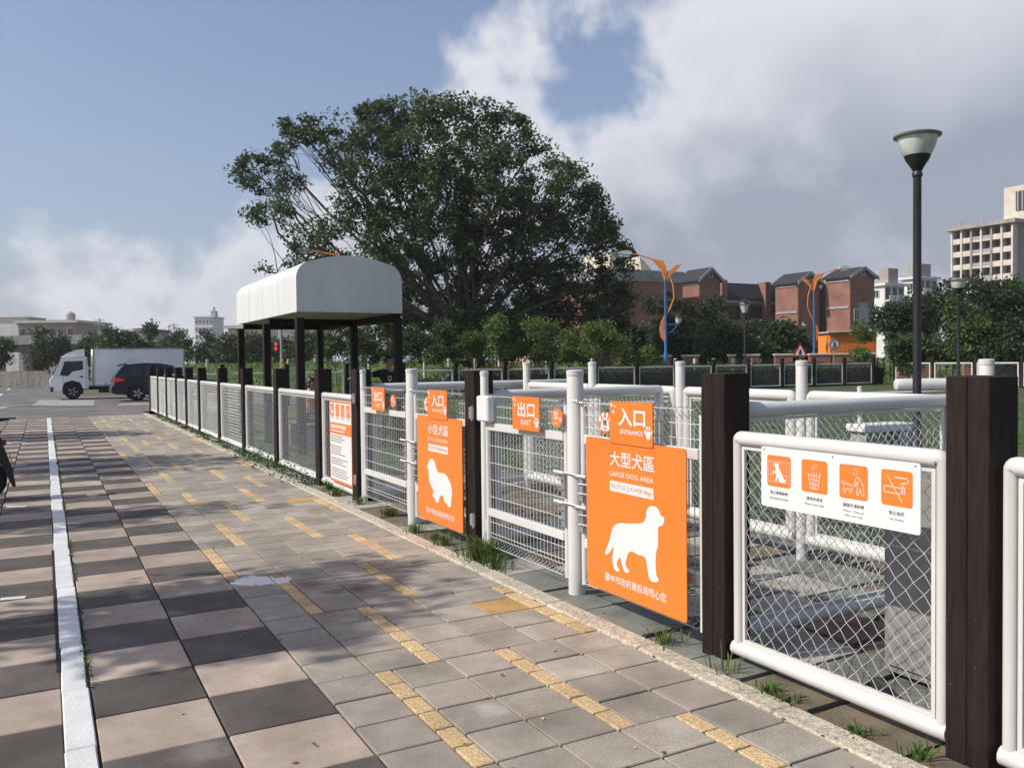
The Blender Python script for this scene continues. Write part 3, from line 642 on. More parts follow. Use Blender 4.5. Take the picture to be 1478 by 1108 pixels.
def icon(mb, k, cx, cy, s, z0, z1):
    """white line pictograms inside a square of side s centred at cx,cy"""
    T = lambda p: [(cx + (x - .5) * s, cy + (y - .5) * s) for x, y in p]; w = .022 * s / .15 * .15
    w = .020 * s
    if k == 0:
        for i in range(9): strokes(mb, T([(.06 + .11 * i, .14), (.06 + .11 * i, .86)]), .008 * s, z0, z1)
        for y in (.14, .38, .80): strokes(mb, T([(.04, y), (.96, y)]), .008 * s, z0, z1)
        mb.prism(T([(.28, .78), (.33, .70), (.30, .66), (.36, .62), (.36, .50), (.22, .46), (.24, .42), (.38, .44), (.40, .30), (.34, .20), (.40, .16), (.48, .30), (.52, .17), (.78, .17), (.82, .28), (.78, .24), (.70, .30), (.64, .42), (.54, .56), (.50, .66), (.50, .80), (.44, .74), (.34, .75)]), z0, z1 + .0004)
    elif k == 1:
        strokes(mb, T([(.26, .62), (.36, .12), (.64, .12), (.74, .62)]), w, z0, z1)
        for a, b in (((.40, .62), (.44, .12)), ((.50, .62), (.50, .12)), ((.60, .62), (.56, .12)), ((.29, .52), (.71, .52)), ((.31, .40), (.69, .40)), ((.33, .27), (.67, .27))): strokes(mb, T([a, b]), w * .8, z0, z1)
        for x, y, r in ((.46, .74, .05), (.56, .82, .06)): strokes(mb, T(ell(2 * r, 2 * r, 12, x, y)), w * .8, z0, z1, True)
    elif k == 2:
        strokes(mb, T(ell(.16, .16, 14, .58, .80)), w, z0, z1, True)
        strokes(mb, T([(.66, .68), (.78, .55), (.86, .40), (.88, .14), (.80, .14), (.74, .36), (.70, .14), (.62, .14), (.66, .42), (.66, .56), (.56, .36), (.52, .38), (.60, .62), (.66, .68)]), w, z0, z1)
        strokes(mb, T([(.08, .48), (.14, .52), (.20, .44), (.40, .42), (.46, .36), (.44, .18), (.38, .18), (.38, .28), (.24, .28), (.22, .16), (.16, .16), (.18, .34), (.14, .42), (.08, .44), (.08, .48)]), w, z0, z1)
        strokes(mb, T(ell(.07, .07, 10, .52, .33)), w * .8, z0, z1, True)
    else:
        strokes(mb, T([(.10, .54), (.66, .52), (.66, .36), (.10, .36), (.10, .54)]), w, z0, z1)
        for x in (.70, .76): strokes(mb, T([(x, .53), (x, .36)]), w, z0, z1)
        strokes(mb, T([(.20, .84), (.68, .12)]), w * .9, z0, z1)
        strokes(mb, T([(.44, .80), (.84, .80), (.88, .72), (.82, .66), (.66, .66), (.66, .60), (.74, .54)]), w * 1.3, z0, z1)
def notice():
    yl = -1.655; zb = .875; s = sign_root('notice_board', 'long white notice with four orange pictograms fixed to the chain-link panel', 'sign', 1.998, yl, zb); T = .005; z = T + .0012
    mb = MB(); mb.prism(rrect(.895, .298, .014, cx=.4475, cy=.149), 0, T); mb.build('board', PLATE, s)
    zh = ('禁止棄養動物', '請保持清潔', '請隨手清狗便', '禁止吸菸'); en = (("Don't abandon animals",), ('Please Keep Clean',), ('Please  Clean up', 'After your dog'), ('No Smoking',))
    for k in range(4):
        cx, cy = .118 + .2215 * k, .182
        mb = MB(); mb.prism(rrect(.153, .153, .014, cx=cx, cy=cy), T + .0003, z); ic = mb.build('pictogram', ORANGE, s)
        mb = MB(); icon(mb, k, cx, cy, .153, z + .0003, z + .001); mb.build('pictogram_drawing', PLATE, ic, kind='stuff')
        text(zh[k], s, cx, .067, .017, BLACK, .019 * len(zh[k]), z, 0.0, 'CENTER')
        for j, e in enumerate(en[k]): text(e, s, cx, .042 - .020 * j, .0125, GREYP, .0068 * len(e) * (.85 if k == 0 else 1), z, 0.0, 'CENTER')
    for x, y in ((.02, .285), (.445, .285), (.872, .285)):
        mb = MB(); mb.lathe([(.005, T), (.004, T + .003)], (x, y, 0), 8); mb.build('screw', STEEL, s)
notice()
def rules():
    yl = 5.80; s = sign_root('rules_board', 'tall white and orange park rules board on the short fence panel', 'sign', 2.0, yl, .135); W_, H_ = .88, 1.005; T = .005; z = T + .0012
    mb = MB(); mb.prism(rrect(W_, H_, .01, cx=W_ / 2, cy=H_ / 2), 0, T); mb.build('board', ORANGE, s)
    mb = MB(); mb.prism([(.02, .03), (W_ - .02, .03), (W_ - .02, H_ - .02), (.02, H_ - .02)], T + .0003, z); mb.build('white_field', PLATE, s)
    z2 = z + .0004; z3 = z2 + .001
    mb = MB(); mb.prism([(.02, .60), (W_ - .02, .60), (W_ - .02, .74), (.02, .74)], z2, z3); mb.build('orange_band', ORANGE, s)
    mb = MB(); x = .05
    while x < .66: l = rng.uniform(.02, .035); mb.prism([(x, .672), (x + l, .672), (x + l, .715), (x, .715)], z3 + .0003, z3 + .001); x += l + .012
    x = .05
    while x < .58: l = rng.uniform(.012, .03); mb.prism([(x, .63), (x + l, .63), (x + l, .648), (x, .648)], z3 + .0003, z3 + .001); x += l + .008
    mb.build('printed_heading', PLATE, s, kind='stuff')
    for k in range(4):
        cx, cy = .115 + .215 * k, .895; mb = MB(); mb.prism(rrect(.145, .15, .01, cx=cx, cy=cy), z2, z3); ic = mb.build('pictogram', ORANGE, s)
        mb = MB(); icon(mb, k, cx, cy, .14, z3 + .0003, z3 + .001); mb.build('pictogram_drawing', PLATE, ic, kind='stuff')
        text(('禁止棄養動物', '請保持清潔', '請隨手清狗便', '禁止吸菸')[k], s, cx, .79, .017, BLACK, .11, z2, 0, 'CENTER')
    mb = MB(); r = random.Random(3)
    for i in range(17):
        y = .565 - .031 * i; x = .05; 
        if i in (3, 8, 12): continue
        end = .05 + r.uniform(.35, .76)
        while x < end: l = r.uniform(.012, .03); mb.prism([(x, y), (x + l, y), (x + l, y + .012), (x, y + .012)], z2, z2 + .0006); x += l + .006
    mb.build('printed_lines', GREYP, s, kind='stuff')
rules()

# ------------------------------------------------------------------ pipes inside: vestibule fences
IX = 4.14; IY = [-1.46, .07, 1.56, 3.05, 4.52]
for k_, y in enumerate(IY): white_post('%s tall white round post of the inner pipe fence, counted from the notice end' % ORD[k_], IX, y, .045, 1.585, 'inner_post', 'round posts of the inner pipe fence')
GI = 'pipe panels of the inner fence'
for k_, (a, b) in enumerate(zip(IY[:-1], IY[1:])):
    p = make_panel(b - a - .20, .17, 1.31, '%s white pipe panel of the inner fence, counted from the notice end' % ORD[k_], GI, rt_=.045, rs=.04, cell=.07, wire=.0024, sides=3)
    p.location = (IX, a + .10, 0)
    for k in (0, 1):
        mb = MB(); yy = -.03 if k == 0 else b - a - .17
        mb.box((0, yy, .9), (.03, .06, .03), .003); mb.box((0, yy, .35), (.03, .06, .03), .003); mb.build('clamp', STEEL, p)
def cross_panel(y, x1, label):
    w = x1 - 2.22; p = make_panel(w, .10, 1.325, label, None, rt_=.042, rs=.036, cell=.065, wire=.0023)
    p.location = (2.22, y, 0); p.rotation_euler = (0, 0, R(-90)); return p
cross_panel(-1.27, 4.02, 'chain-link pipe panel running inward from the timber post by the four-icon notice')
cross_panel(1.72, 4.02, 'chain-link pipe panel running inward between the two gate vestibules')
cross_panel(4.83, 4.95, 'chain-link pipe panel running inward from the post by the rules board')
P2 = at(1292, 553, 40.5); P3 = at(1400, 552, 40.5); d = P3 - P2
tn = root('agility_tunnel', 'white round agility tunnel lying on the lawn before the right-hand fence', 'tunnel', (P2[0], P2[1], 0), math.atan2(d[1], d[0]))
mb = MB(); mb.lathe([(.19, .0), (.25, .03), (.275, .12), (.28, .3), (.28, 3.3), (.27, 3.45), (.2, 3.5)], (0, 0, .29), 22, 'x'); mb.build('tube', WHITE, tn, True)
for k in range(5):
    mb = MB(); mb.box((.4 + .68 * k, 0, .012), (.12, .5, .05)); mb.build('foot', STEEL, tn)

# grey cabinet behind the notice panel
cab = root('metal_cabinet', 'plain grey metal cabinet standing right behind the four-icon notice', 'cabinet', (2.78, -2.32, 0))
mb = MB(); mb.box((0, 0, .55), (.44, .78, 1.06), .008); mb.build('body', mat('grey_cabinet_paint', (.22, .215, .21), .5, .08, 3), cab)
mb = MB(); mb.box((-.227, 0, .54), (.014, .72, .96), .004); d = mb.build('door', mat('grey_cabinet_door', (.235, .23, .225), .5, .08, 3), cab)
mb = MB(); mb.box((-.243, -.28, .58), (.018, .02, .12), .004); mb.build('handle', STEEL, d)
mb = MB(); mb.box((0, 0, 1.092), (.48, .82, .024), .005); mb.build('lid', STEEL, cab)
# dark dog-waste bag lying by the panel
b = root('bottle', 'dark plastic bottle lying on the slabs behind the notice panel', 'bottle', (2.32, -2.10, .035), R(60))
mb = MB(); mb.lathe([(.012, -.09), (.03, -.085), (.032, .05), (.014, .085), (.012, .11)], n=12, axis='x'); mb.build('body', mat('dark_plastic', (.03, .03, .035), .3, .1), b, True)

# bench and agility bits on the lawn
def bench(px, py, D, label):
    P = at(px, py, D); q = root('park_bench', label, 'bench', (P[0], P[1], 0), R(-8))
    mb = MB(); mb.box((0, 0, .47), (1.05, .42, .12), .01); mb.build('seat', PLATE, q)
    for sx in (-1, 1):
        mb = MB(); mb.box((sx * .36, 0, .20), (.2, .36, .42), .01); mb.build('leg', CONC, q)
    mb = MB(); mb.box((0, .02, .22), (.5, .05, .3), .005); mb.build('stretcher', CONC, q)
bench(1271, 625, 14.0, 'low white slab bench on grey supports standing on the lawn')
A = atz(1241, 640); white_post('short white marker post on the lawn beside the slab bench', A[0], A[1], .045, 1.06, 'marker_post')

# ------------------------------------------------------------------ far fence of the dog park
FY = 28.6
fposts = [2.3 + 2.4 * k for k in range(17)]
mb = MB(); mb.box((0, 0, .78), (.15, .15, 1.62), .005); fp_me = mb.build('far_fence_post', WOOD).data; bpy.data.objects.remove(bpy.data.objects['far_fence_post'])
def far_post(x, y, lab):
    o = bpy.data.objects.new('far_fence_post', fp_me); COL.objects.link(o); o.location = (x, y, 0); o.rotation_euler = (0, 0, rng.gauss(0, .02))
    tag(o, lab, 'fence post', 'timber posts of the far boundary fence')
fpan = None
def far_panel(x, y, rz, lab, grp):
    global fpan
    if fpan is None:
        fpan = make_panel(2.12, .12, 1.24, lab, grp, cell=.12, wire=.0014, rt_=.026, rs=.026, matf=WHITE, wmat=GALV, sides=3); o = fpan
    else: o = copy_tree(fpan); tag(o, lab, 'fence', grp)
    o.location = (x, y, 0); o.rotation_euler = (0, 0, rz)
for k, x in enumerate(fposts):
    far_post(x, FY, '%s dark timber post of the far boundary fence, counted from the road junction corner' % ORD[k])
    if k: far_panel(fposts[k - 1] + .14, FY, R(-90), '%s mesh panel of the far boundary fence, counted from the road junction corner' % ORD[k - 1], 'panels of the far boundary fence')
XR = fposts[-1] + .2
for k in range(12):
    far_post(XR + .1, FY - 2.4 * k - 1.2, '%s dark timber post of the right-hand boundary fence, counted from its hedge corner' % ORD[k])
    far_panel(XR, FY - 2.4 * k - 3.46, 0, '%s white mesh panel of the right-hand boundary fence, counted from its hedge corner' % ORD[k], 'panels of the right-hand boundary fence')
def box_leaves(x0, x1, y0, y1, z0, z1, n, seed):
    r = np.random.RandomState(seed); return np.stack([r.uniform(x0, x1, n), r.uniform(y0, y1, n), z0 + (z1 - z0) * r.uniform(0, 1, n) ** .8], 1)
hed = root('hedge', 'long dark clipped hedge growing behind the far boundary fence', 'hedge', (0, 0, 0))
c = box_leaves(14, 42.2, FY + .25, FY + .95, .02, 1.3, 26000, 5); c[:, 2] *= 1 + .1 * np.sin(c[:, 0] * 2.1) * np.sin(c[:, 0] * .7)
bm_leaves('foliage', c, .3, .055, leafmat('hedge_leaf', (.035, .06, .02), .45, .2), hed, 5, kind='stuff')
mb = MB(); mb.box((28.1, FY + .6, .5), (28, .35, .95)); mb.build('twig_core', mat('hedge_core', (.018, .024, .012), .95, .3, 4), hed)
hed2 = root('red_tipped_shrub', 'shrub with red-brown young leaves behind the far fence', 'shrub', (17.0, FY + .5, 0))
c = box_leaves(-1.6, 1.6, -.3, .5, .3, 1.35, 2600, 8); bm_leaves('foliage', c, .2, .06, leafmat('red_leaf', (.16, .06, .02), .4, .3), hed2, 8, kind='stuff')
mb = MB(); mb.tube([(0, 0, 0), (0, .1, .9)], .03, 6); mb.build('stem', BARK, hed2)

# ------------------------------------------------------------------ shelter
sh = root('shelter', 'open shelter with rounded white sheet-metal canopy on dark timber posts', 'shelter', (2.8, 10.42, 0))
SWd, SL_ = 2.0, 5.38
def prof(inset=0.0):
    w, zb, zt = SWd, 2.53, 3.57; pts = [(0, zb)]
    r = .32
    for i in range(7): a = R(180 - 90 * i / 6 * .92); pts.append((r + r * math.cos(a), 3.13 + r * math.sin(a)))
    for i in range(1, 8):
        t = i / 8; x = r + (w - 2 * r) * t; pts.append((x, 3.452 + (zt - 3.452) * math.sin(math.pi * (t * .94 + .03))))
    pts += [(w - x, z) for x, z in pts[:8][::-1]]
    return [(min(max(x, inset), w - inset), z - (inset if z > 2.6 else 0)) for x, z in pts]
po = prof(); pi_ = prof(.03); mb = MB(); n = len(po)
vs = [(x, y, z) for y in (0, SL_) for x, z in po] + [(x, y, z) for y in (.02, SL_ - .02) for x, z in pi_]
fs = [(i, i + 1, n + i + 1, n + i) for i in range(n - 1)] + [(2 * n + i, 3 * n + i, 3 * n + i + 1, 2 * n + i + 1) for i in range(n - 1)]
fs += [tuple(range(n)), tuple(range(2 * n - 1, n - 1, -1))]
mb.add(vs, fs); mb.build('canopy_shell', CANOPY, sh, True)
for ys in (1.35, 2.7, 4.05):
    mb = MB(); mb.tube([(x, ys, z) for x, z in po], .006, 6); mb.build('seam', CANOPY, sh)
mb = MB(); mb.box((SWd / 2, SL_ / 2, 2.545), (SWd - .06, SL_ - .08, .02)); mb.build('ceiling', mat('ceiling_board', (.42, .40, .37), .7, .08, 2), sh)
for x in (SWd - .06,):
    mb = MB(); mb.box((x, SL_ / 2, 2.46), (.10, SL_ - .1, .13), .006); mb.build('beam', WOOD, sh)
for y in (.08, SL_ / 2, SL_ - .08):
    if y > 1: mb = MB(); mb.box((SWd / 2 + .03, y, 2.475), (SWd - .20, .10, .12), .006); mb.build('cross_beam', WOOD, sh)
    for x in (.07, SWd - .07):
        mb = MB(); mb.box((x, y, 1.2), (.14, .14, 2.45), .006); mb.build('post', WOOD, sh)
mb = MB()
for k in range(11): mb.box((.1 + k * .18, -.006, 2.56), (.02, .012, .03))
mb.build('rivet', STEEL, sh, kind='stuff')
sb = root('shelter_bench', 'timber slat bench under the shelter canopy', 'bench', (3.3, 11.7, 0))
for k in range(4):
    mb = MB(); mb.box((-.165 + .11 * k, 0, .45), (.095, 1.6, .035), .005); mb.build('slat', mat('bench_wood', (.16, .10, .06), .6, .2, 6), sb)
for y in (-.6, .6):
    mb = MB(); mb.box((0, y, .215), (.38, .07, .43), .005); mb.build('leg', CONC, sb)
# floodlight head on an orange arm behind the canopy is part of the street light further down

# ------------------------------------------------------------------ people
def skin_mesh(verts, edges, radii, sub=2, rootv=0):
    me = bpy.data.meshes.new('sk'); me.from_pydata([tuple(v) for v in verts], edges, []); o = bpy.data.objects.new('sk', me); COL.objects.link(o)
    md = o.modifiers.new('s', 'SKIN'); md.use_smooth_shade = True
    for i, r in enumerate(radii): me.skin_vertices[0].data[i].radius = (r, r) if not isinstance(r, tuple) else r
    me.skin_vertices[0].data[rootv].use_root = True
    o.modifiers.new('u', 'SUBSURF').levels = sub
    dg = bpy.context.evaluated_depsgraph_get(); out = bpy.data.meshes.new_from_object(o.evaluated_get(dg)); bpy.data.objects.remove(o); return out
def link_mesh(me, name, material, parent):
    me.materials.clear(); me.materials.append(material); me.polygons.foreach_set('use_smooth', [True] * len(me.polygons))
    o = bpy.data.objects.new(name, me); COL.objects.link(o); o.parent = parent; return o
def head_mesh(c, fwd, s=1.0):
    """head about 0.23 tall centred at c, looking along fwd"""
    bm = bmesh.new(); bmesh.ops.create_uvsphere(bm, u_segments=24, v_segments=18, radius=1.0)
    f = Vector(fwd).normalized(); sd_ = Vector((0, 0, 1)).cross(f).normalized(); u = f.cross(sd_)
    for v in bm.verts:
        x, y, z = v.co
        w = .076 * (1 - .16 * max(0, -z)); dpt = .098 * (1 - .10 * max(0, -z)); h = .118
        if x > .35 and z < -.1: x *= 1.0 - .10 * max(0, -.3 - z)
        p = f * (x * dpt) + sd_ * (y * w) + u * (z * h)
        nose = math.exp(-((y * w) / .013) ** 2 - ((z + .12) / .16) ** 2) * .022 if x > .6 else 0
        sock = -math.exp(-((abs(y) * w - .032) / .015) ** 2 - ((z - .06) / .12) ** 2) * .007 if x > .5 else 0
        lip = math.exp(-((y * w) / .022) ** 2 - ((z + .48) / .07) ** 2) * .006 if x > .4 else 0
        chin = math.exp(-((y * w) / .03) ** 2 - ((z + .82) / .15) ** 2) * .012 if x > .1 else 0
        v.co = (p + f * (nose + sock + lip + chin)) * s + Vector(c)
    me = bpy.data.meshes.new('head'); bm.to_mesh(me); bm.free(); return me
def merge(meshes):
    bm = bmesh.new()
    for q in meshes: bm.from_mesh(q)
    me = bpy.data.meshes.new('m'); bm.to_mesh(me); bm.free(); return me
def hand_chain(V, E, Rr, wrist, d, side, curl=.5):
    """five fingers from a palm; V/E/Rr are lists of the skin graph, wrist its index"""
    d = Vector(d).normalized(); s = Vector(side).normalized(); nrm = d.cross(s)
    palm = len(V); V.append(Vector(V[wrist]) + d * .075); E.append((wrist, palm)); Rr.append(.028)
    for k, (off, L) in enumerate(((-.026, .062), (-.009, .075), (.009, .072), (.025, .058))):
        b = len(V); V.append(V[palm] + d * .018 + s * off); E.append((palm, b)); Rr.append(.010)
        V.append(V[b] + d * L * .5 - nrm * curl * .012); E.append((b, b + 1)); Rr.append(.009)
        V.append(V[b + 1] + d * L * .38 - nrm * curl * .035); E.append((b + 1, b + 2)); Rr.append(.0075)
    t = len(V); V.append(Vector(V[wrist]) + d * .03 + s * -.035); E.append((wrist, t)); Rr.append(.012)
    V.append(V[t] + d * .035 - s * .015 - nrm * .01); E.append((t, t + 1)); Rr.append(.0095)
    V.append(V[t + 1] + d * .028 - nrm * .012); E.append((t + 1, t + 2)); Rr.append(.008)
def person(name_label, loc, rz, J, look, hair_long, shirt, trousers, logo=False, scale=1.0):
    """J: dict of joints in local space (x right, y forward)"""
    g = root('person', name_label, 'person', loc, rz); g.scale = (scale,) * 3
    V = []; E = []; Rr = []; ix = {}
    def j(n, r, par=None):
        ix[n] = len(V); V.append(Vector(J[n])); Rr.append(r)
        if par: E.append((ix[par], ix[n]))
    j('pelvis', .125); j('waist', .115, 'pelvis'); j('chest', .135, 'waist'); j('upper', .10, 'chest'); j('neck', .055, 'upper'); j('skull', .055, 'neck')
    for s in 'LR':
        j('sh' + s, .062, 'upper'); j('el' + s, .042, 'sh' + s); j('wr' + s, .028, 'el' + s)
        j('hip' + s, .092, 'pelvis'); j('kn' + s, .06, 'hip' + s); j('an' + s, .042, 'kn' + s); j('toe' + s, .036, 'an' + s)
    nb_ = len(V)
    for s in 'LR':
        d = V[ix['wr' + s]] - V[ix['el' + s]]; sidev = Vector((0, 0, 1)).cross(d); sidev = sidev if sidev.length > .02 else Vector((1, 0, 0))
        hand_chain(V, E, Rr, ix['wr' + s], d, sidev)
    body = skin_mesh(V, E, Rr, 2); hm = head_mesh(Vector(J['skull']) + Vector((0, .01, .055)), look)
    full = merge([body, hm]); link_mesh(full, 'body', SKIN, g)
    # clothing: slightly larger skins over the same joints
    def cloth(names, links, grow, name, material, extra=None):
        vv = []; ee = []; rr = []; q = {}
        for n in names:
            q[n] = len(vv); p = Vector(J[n]) if n in J else Vector(extra[n][0]); vv.append(p); rr.append((Rr[ix[n]] if n in ix else extra[n][1]) + grow)
        for a, b in links: ee.append((q[a], q[b]))
        return link_mesh(skin_mesh(vv, ee, rr, 2), name, material, g)
    ex = {}
    for s in 'LR': ex['mid' + s] = (tuple((Vector(J['sh' + s]) * .35 + Vector(J['el' + s]) * .65)), .052)
    ex['hem'] = (tuple(Vector(J['pelvis']) + Vector((0, 0, -.04))), .14); ex['col'] = (tuple(Vector(J['upper']) * .2 + Vector(J['neck']) * .8), .058)
    Rr[ix['upper']] += .025
    top = cloth(['hem', 'pelvis', 'waist', 'chest', 'upper', 'col', 'shL', 'midL', 'shR', 'midR'], [('hem', 'pelvis'), ('pelvis', 'waist'), ('waist', 'chest'), ('chest', 'upper'), ('upper', 'col'), ('upper', 'shL'), ('shL', 'midL'), ('upper', 'shR'), ('shR', 'midR')], .014, 'shirt', shirt, ex)
    cloth(['pelvis', 'hipL', 'knL', 'anL', 'hipR', 'knR', 'anR'], [('pelvis', 'hipL'), ('hipL', 'knL'), ('knL', 'anL'), ('pelvis', 'hipR'), ('hipR', 'knR'), ('knR', 'anR')], .016, 'trousers', trousers)
    for s in 'LR':
        a, t = Vector(J['an' + s]), Vector(J['toe' + s]); d = (t - a); d.z = 0; d.normalize()
        link_mesh(skin_mesh([a + Vector((0, 0, -.03)) - d * .03, a * .4 + t * .6 + Vector((0, 0, -.005)), t + d * .06], [(0, 1), (1, 2)], [.05, .048, .036], 2), 'shoe', mat('shoe', (.06, .06, .06), .6), g)
    c = Vector(J['skull']) + Vector((0, .01, .055)); f = Vector(look).normalized(); bm = bmesh.new(); bmesh.ops.create_uvsphere(bm, u_segments=20, v_segments=14, radius=1.0)
    sdv = Vector((0, 0, 1)).cross(f).normalized(); u = f.cross(sdv); dele = []
    for v in bm.verts:
        x, y, z = v.co
        if (x > .35 and z < .42) or (z < (-.9 if hair_long else -.25) and x > -.9) or (x > -.1 and z < .1 and abs(y) < .8): dele.append(v)
        v.co = f * (x * .108 - .004) + sdv * (y * .086) + u * (z * .128 + .008) + c
    bmesh.ops.delete(bm, geom=dele, context='VERTS'); me = bpy.data.meshes.new('hair'); bm.to_mesh(me); bm.free(); h = link_mesh(me, 'hair', HAIR, g); h.modifiers.new('so', 'SOLIDIFY').thickness = .012
    for sx in (-1, 1):
        mb = MB(); e = c + f * .088 + sdv * (.031 * sx) + u * .008; mb.lathe([(.001, -.008), (.009, -.003), (.009, .003), (.001, .008)], tuple(e), 8); mb.build('eye', BLACK, g)
        mb = MB(); e = c + f * .0 + sdv * (.077 * sx) - u * .01; mb.lathe([(.004, -.03), (.016, -.012), (.018, .012), (.006, .03)], tuple(e), 8); mb.build('ear', SKIN, g, True)
        mb = MB(); e = c + f * .093 + sdv * (.031 * sx) + u * .026; mb.box(tuple(e), (.012, .03, .006), rz=math.atan2(f.y, f.x)); mb.build('eyebrow', HAIR, g)
    if logo:
        mb = MB(); y = J['chest'][1] + .152; z0 = J['chest'][2] + .05
        for k in (-1, 1):
            pts = [(k * .01 * 1 + k * .0, 0)]
            arc = [(k * (.012 + .05 * math.sin(R(a))), .045 * -math.cos(R(a)) * 1.0) for a in range(-10, 191, 25)]
            for (a, b) in zip(arc[:-1], arc[1:]): mb.tube([(a[0] - k * .03, y, z0 + a[1]), (b[0] - k * .03, y, z0 + b[1])], .008, 5)
        mb.build('chest_logo', PLATE, top, kind='stuff')
    return g
J1 = dict(pelvis=(0, 0, .95), waist=(0, .0, 1.08), chest=(0, .01, 1.25), upper=(0, 0, 1.41), neck=(0, .005, 1.49), skull=(0, .02, 1.56),
          shL=(-.19, 0, 1.40), elL=(-.28, -.02, 1.12), wrL=(-.30, .18, 1.02), shR=(.19, 0, 1.40), elR=(.44, .06, 1.35), wrR=(.66, .16, 1.33),
          hipL=(-.10, 0, .88), knL=(-.11, .02, .48), anL=(-.12, -.01, .09), toeL=(-.14, .14, .045), hipR=(.10, 0, .88), knR=(.12, .03, .48), anR=(.13, 0, .09), toeR=(.16, .15, .045))
mp_ = at(561, 515, 16.8)
person('man in a black T-shirt with chest logo standing by a shelter post', (mp_[0], mp_[1], 0), R(165), J1, (-.75, .55, -.02), False, mat('black_cotton', (.012, .012, .014), .85, .15, 20), mat('grey_trousers', (.09, .09, .10), .85, .15, 20), True, 1.0)
J2 = dict(pelvis=(0, 0, .56), waist=(0, .03, .70), chest=(0, .05, .86), upper=(0, .05, 1.0), neck=(0, .06, 1.08), skull=(0, .075, 1.15),
          shL=(-.17, .05, .99), elL=(-.24, .10, .76), wrL=(-.14, .30, .66), shR=(.17, .05, .99), elR=(.24, .10, .76), wrR=(.14, .30, .66),
          hipL=(-.09, .06, .54), knL=(-.11, .46, .53), anL=(-.11, .46, .09), toeL=(-.11, .60, .045), hipR=(.09, .06, .54), knR=(.11, .46, .53), anR=(.11, .46, .09), toeR=(.11, .60, .045))
person('seated woman with dark hair and a coral top on the bench under the shelter', (3.3, 11.7, 0), R(-118), J2, (.35, .9, -.1), True, mat('coral_cotton', (.5, .13, .10), .85, .12, 20), mat('blue_denim', (.06, .08, .14), .85, .15, 20), False, 1.0)

# ------------------------------------------------------------------ lamps
def park_lamp(px, D, z_top, label, s=1.0, lit=None):
    P = at(px, 600, D); g = root('park_lamp', label, 'lamp', (P[0], P[1], 0)); h = z_top
    mb = MB(); mb.lathe([(.11, 0), (.11, .02), (.085, .05), (.075, .5), (.062, .55), (.058, h - .62), (.062, h - .60)], n=20); mb.build('pole', POLE, g, True)
    mb = MB(); mb.lathe([(.05, h - .66), (.075, h - .64), (.075, h - .60), (.06, h - .57), (.10, h - .50), (.165, h - .40), (.19, h - .335)], n=28); mb.build('cup', POLE, g, True)
    mb = MB(); mb.lathe([(.186, h - .335), (.235, h - .25), (.27, h - .14), (.285, h - .06)], n=32); mb.build('bowl', mat('frosted_bowl', (.55, .57, .55), .35, .1, 6, spec=.6), g, True)
    mb = MB(); mb.lathe([(.28, h - .062), (.335, h - .058), (.34, h - .035), (.30, h - .015), (.15, h + .02), (.02, h + .028)], n=32); mb.build('lid', mat('lamp_lid', (.20, .21, .19), .3, .1, 6, metal=.5), g, True)
park_lamp(1323.5, 13.0, 4.96, 'tall black park lamp with a bowl-shaped glass head behind the gates')
park_lamp(1383, 33.0, at(1383, 403, 33)[2], 'bowl-headed black park lamp further off in front of the dark trees')
def lantern(px, D, ztop, label):
    P = at(px, 520, D); g = root('lantern_lamp', label, 'lamp', (P[0], P[1], 0)); h = ztop
    mb = MB(); mb.lathe([(.12, 0), (.1, .4), (.06, .5), (.05, h - .75)], n=14); mb.build('pole', POLE, g, True)
    mb = MB(); mb.lathe([(.12, h - .75), (.26, h - .3)], n=8); mb.build('glass', mat('lantern_glass', (.5, .52, .5), .25, .1), g)
    mb = MB(); mb.lathe([(.32, h - .3), (.3, h - .24), (.08, h - .03), (.03, h)], n=8); mb.build('hood', POLE, g)
lantern(1075, 46, at(1075, 431, 46)[2], 'black lantern-style lamp post beyond the far hedge')

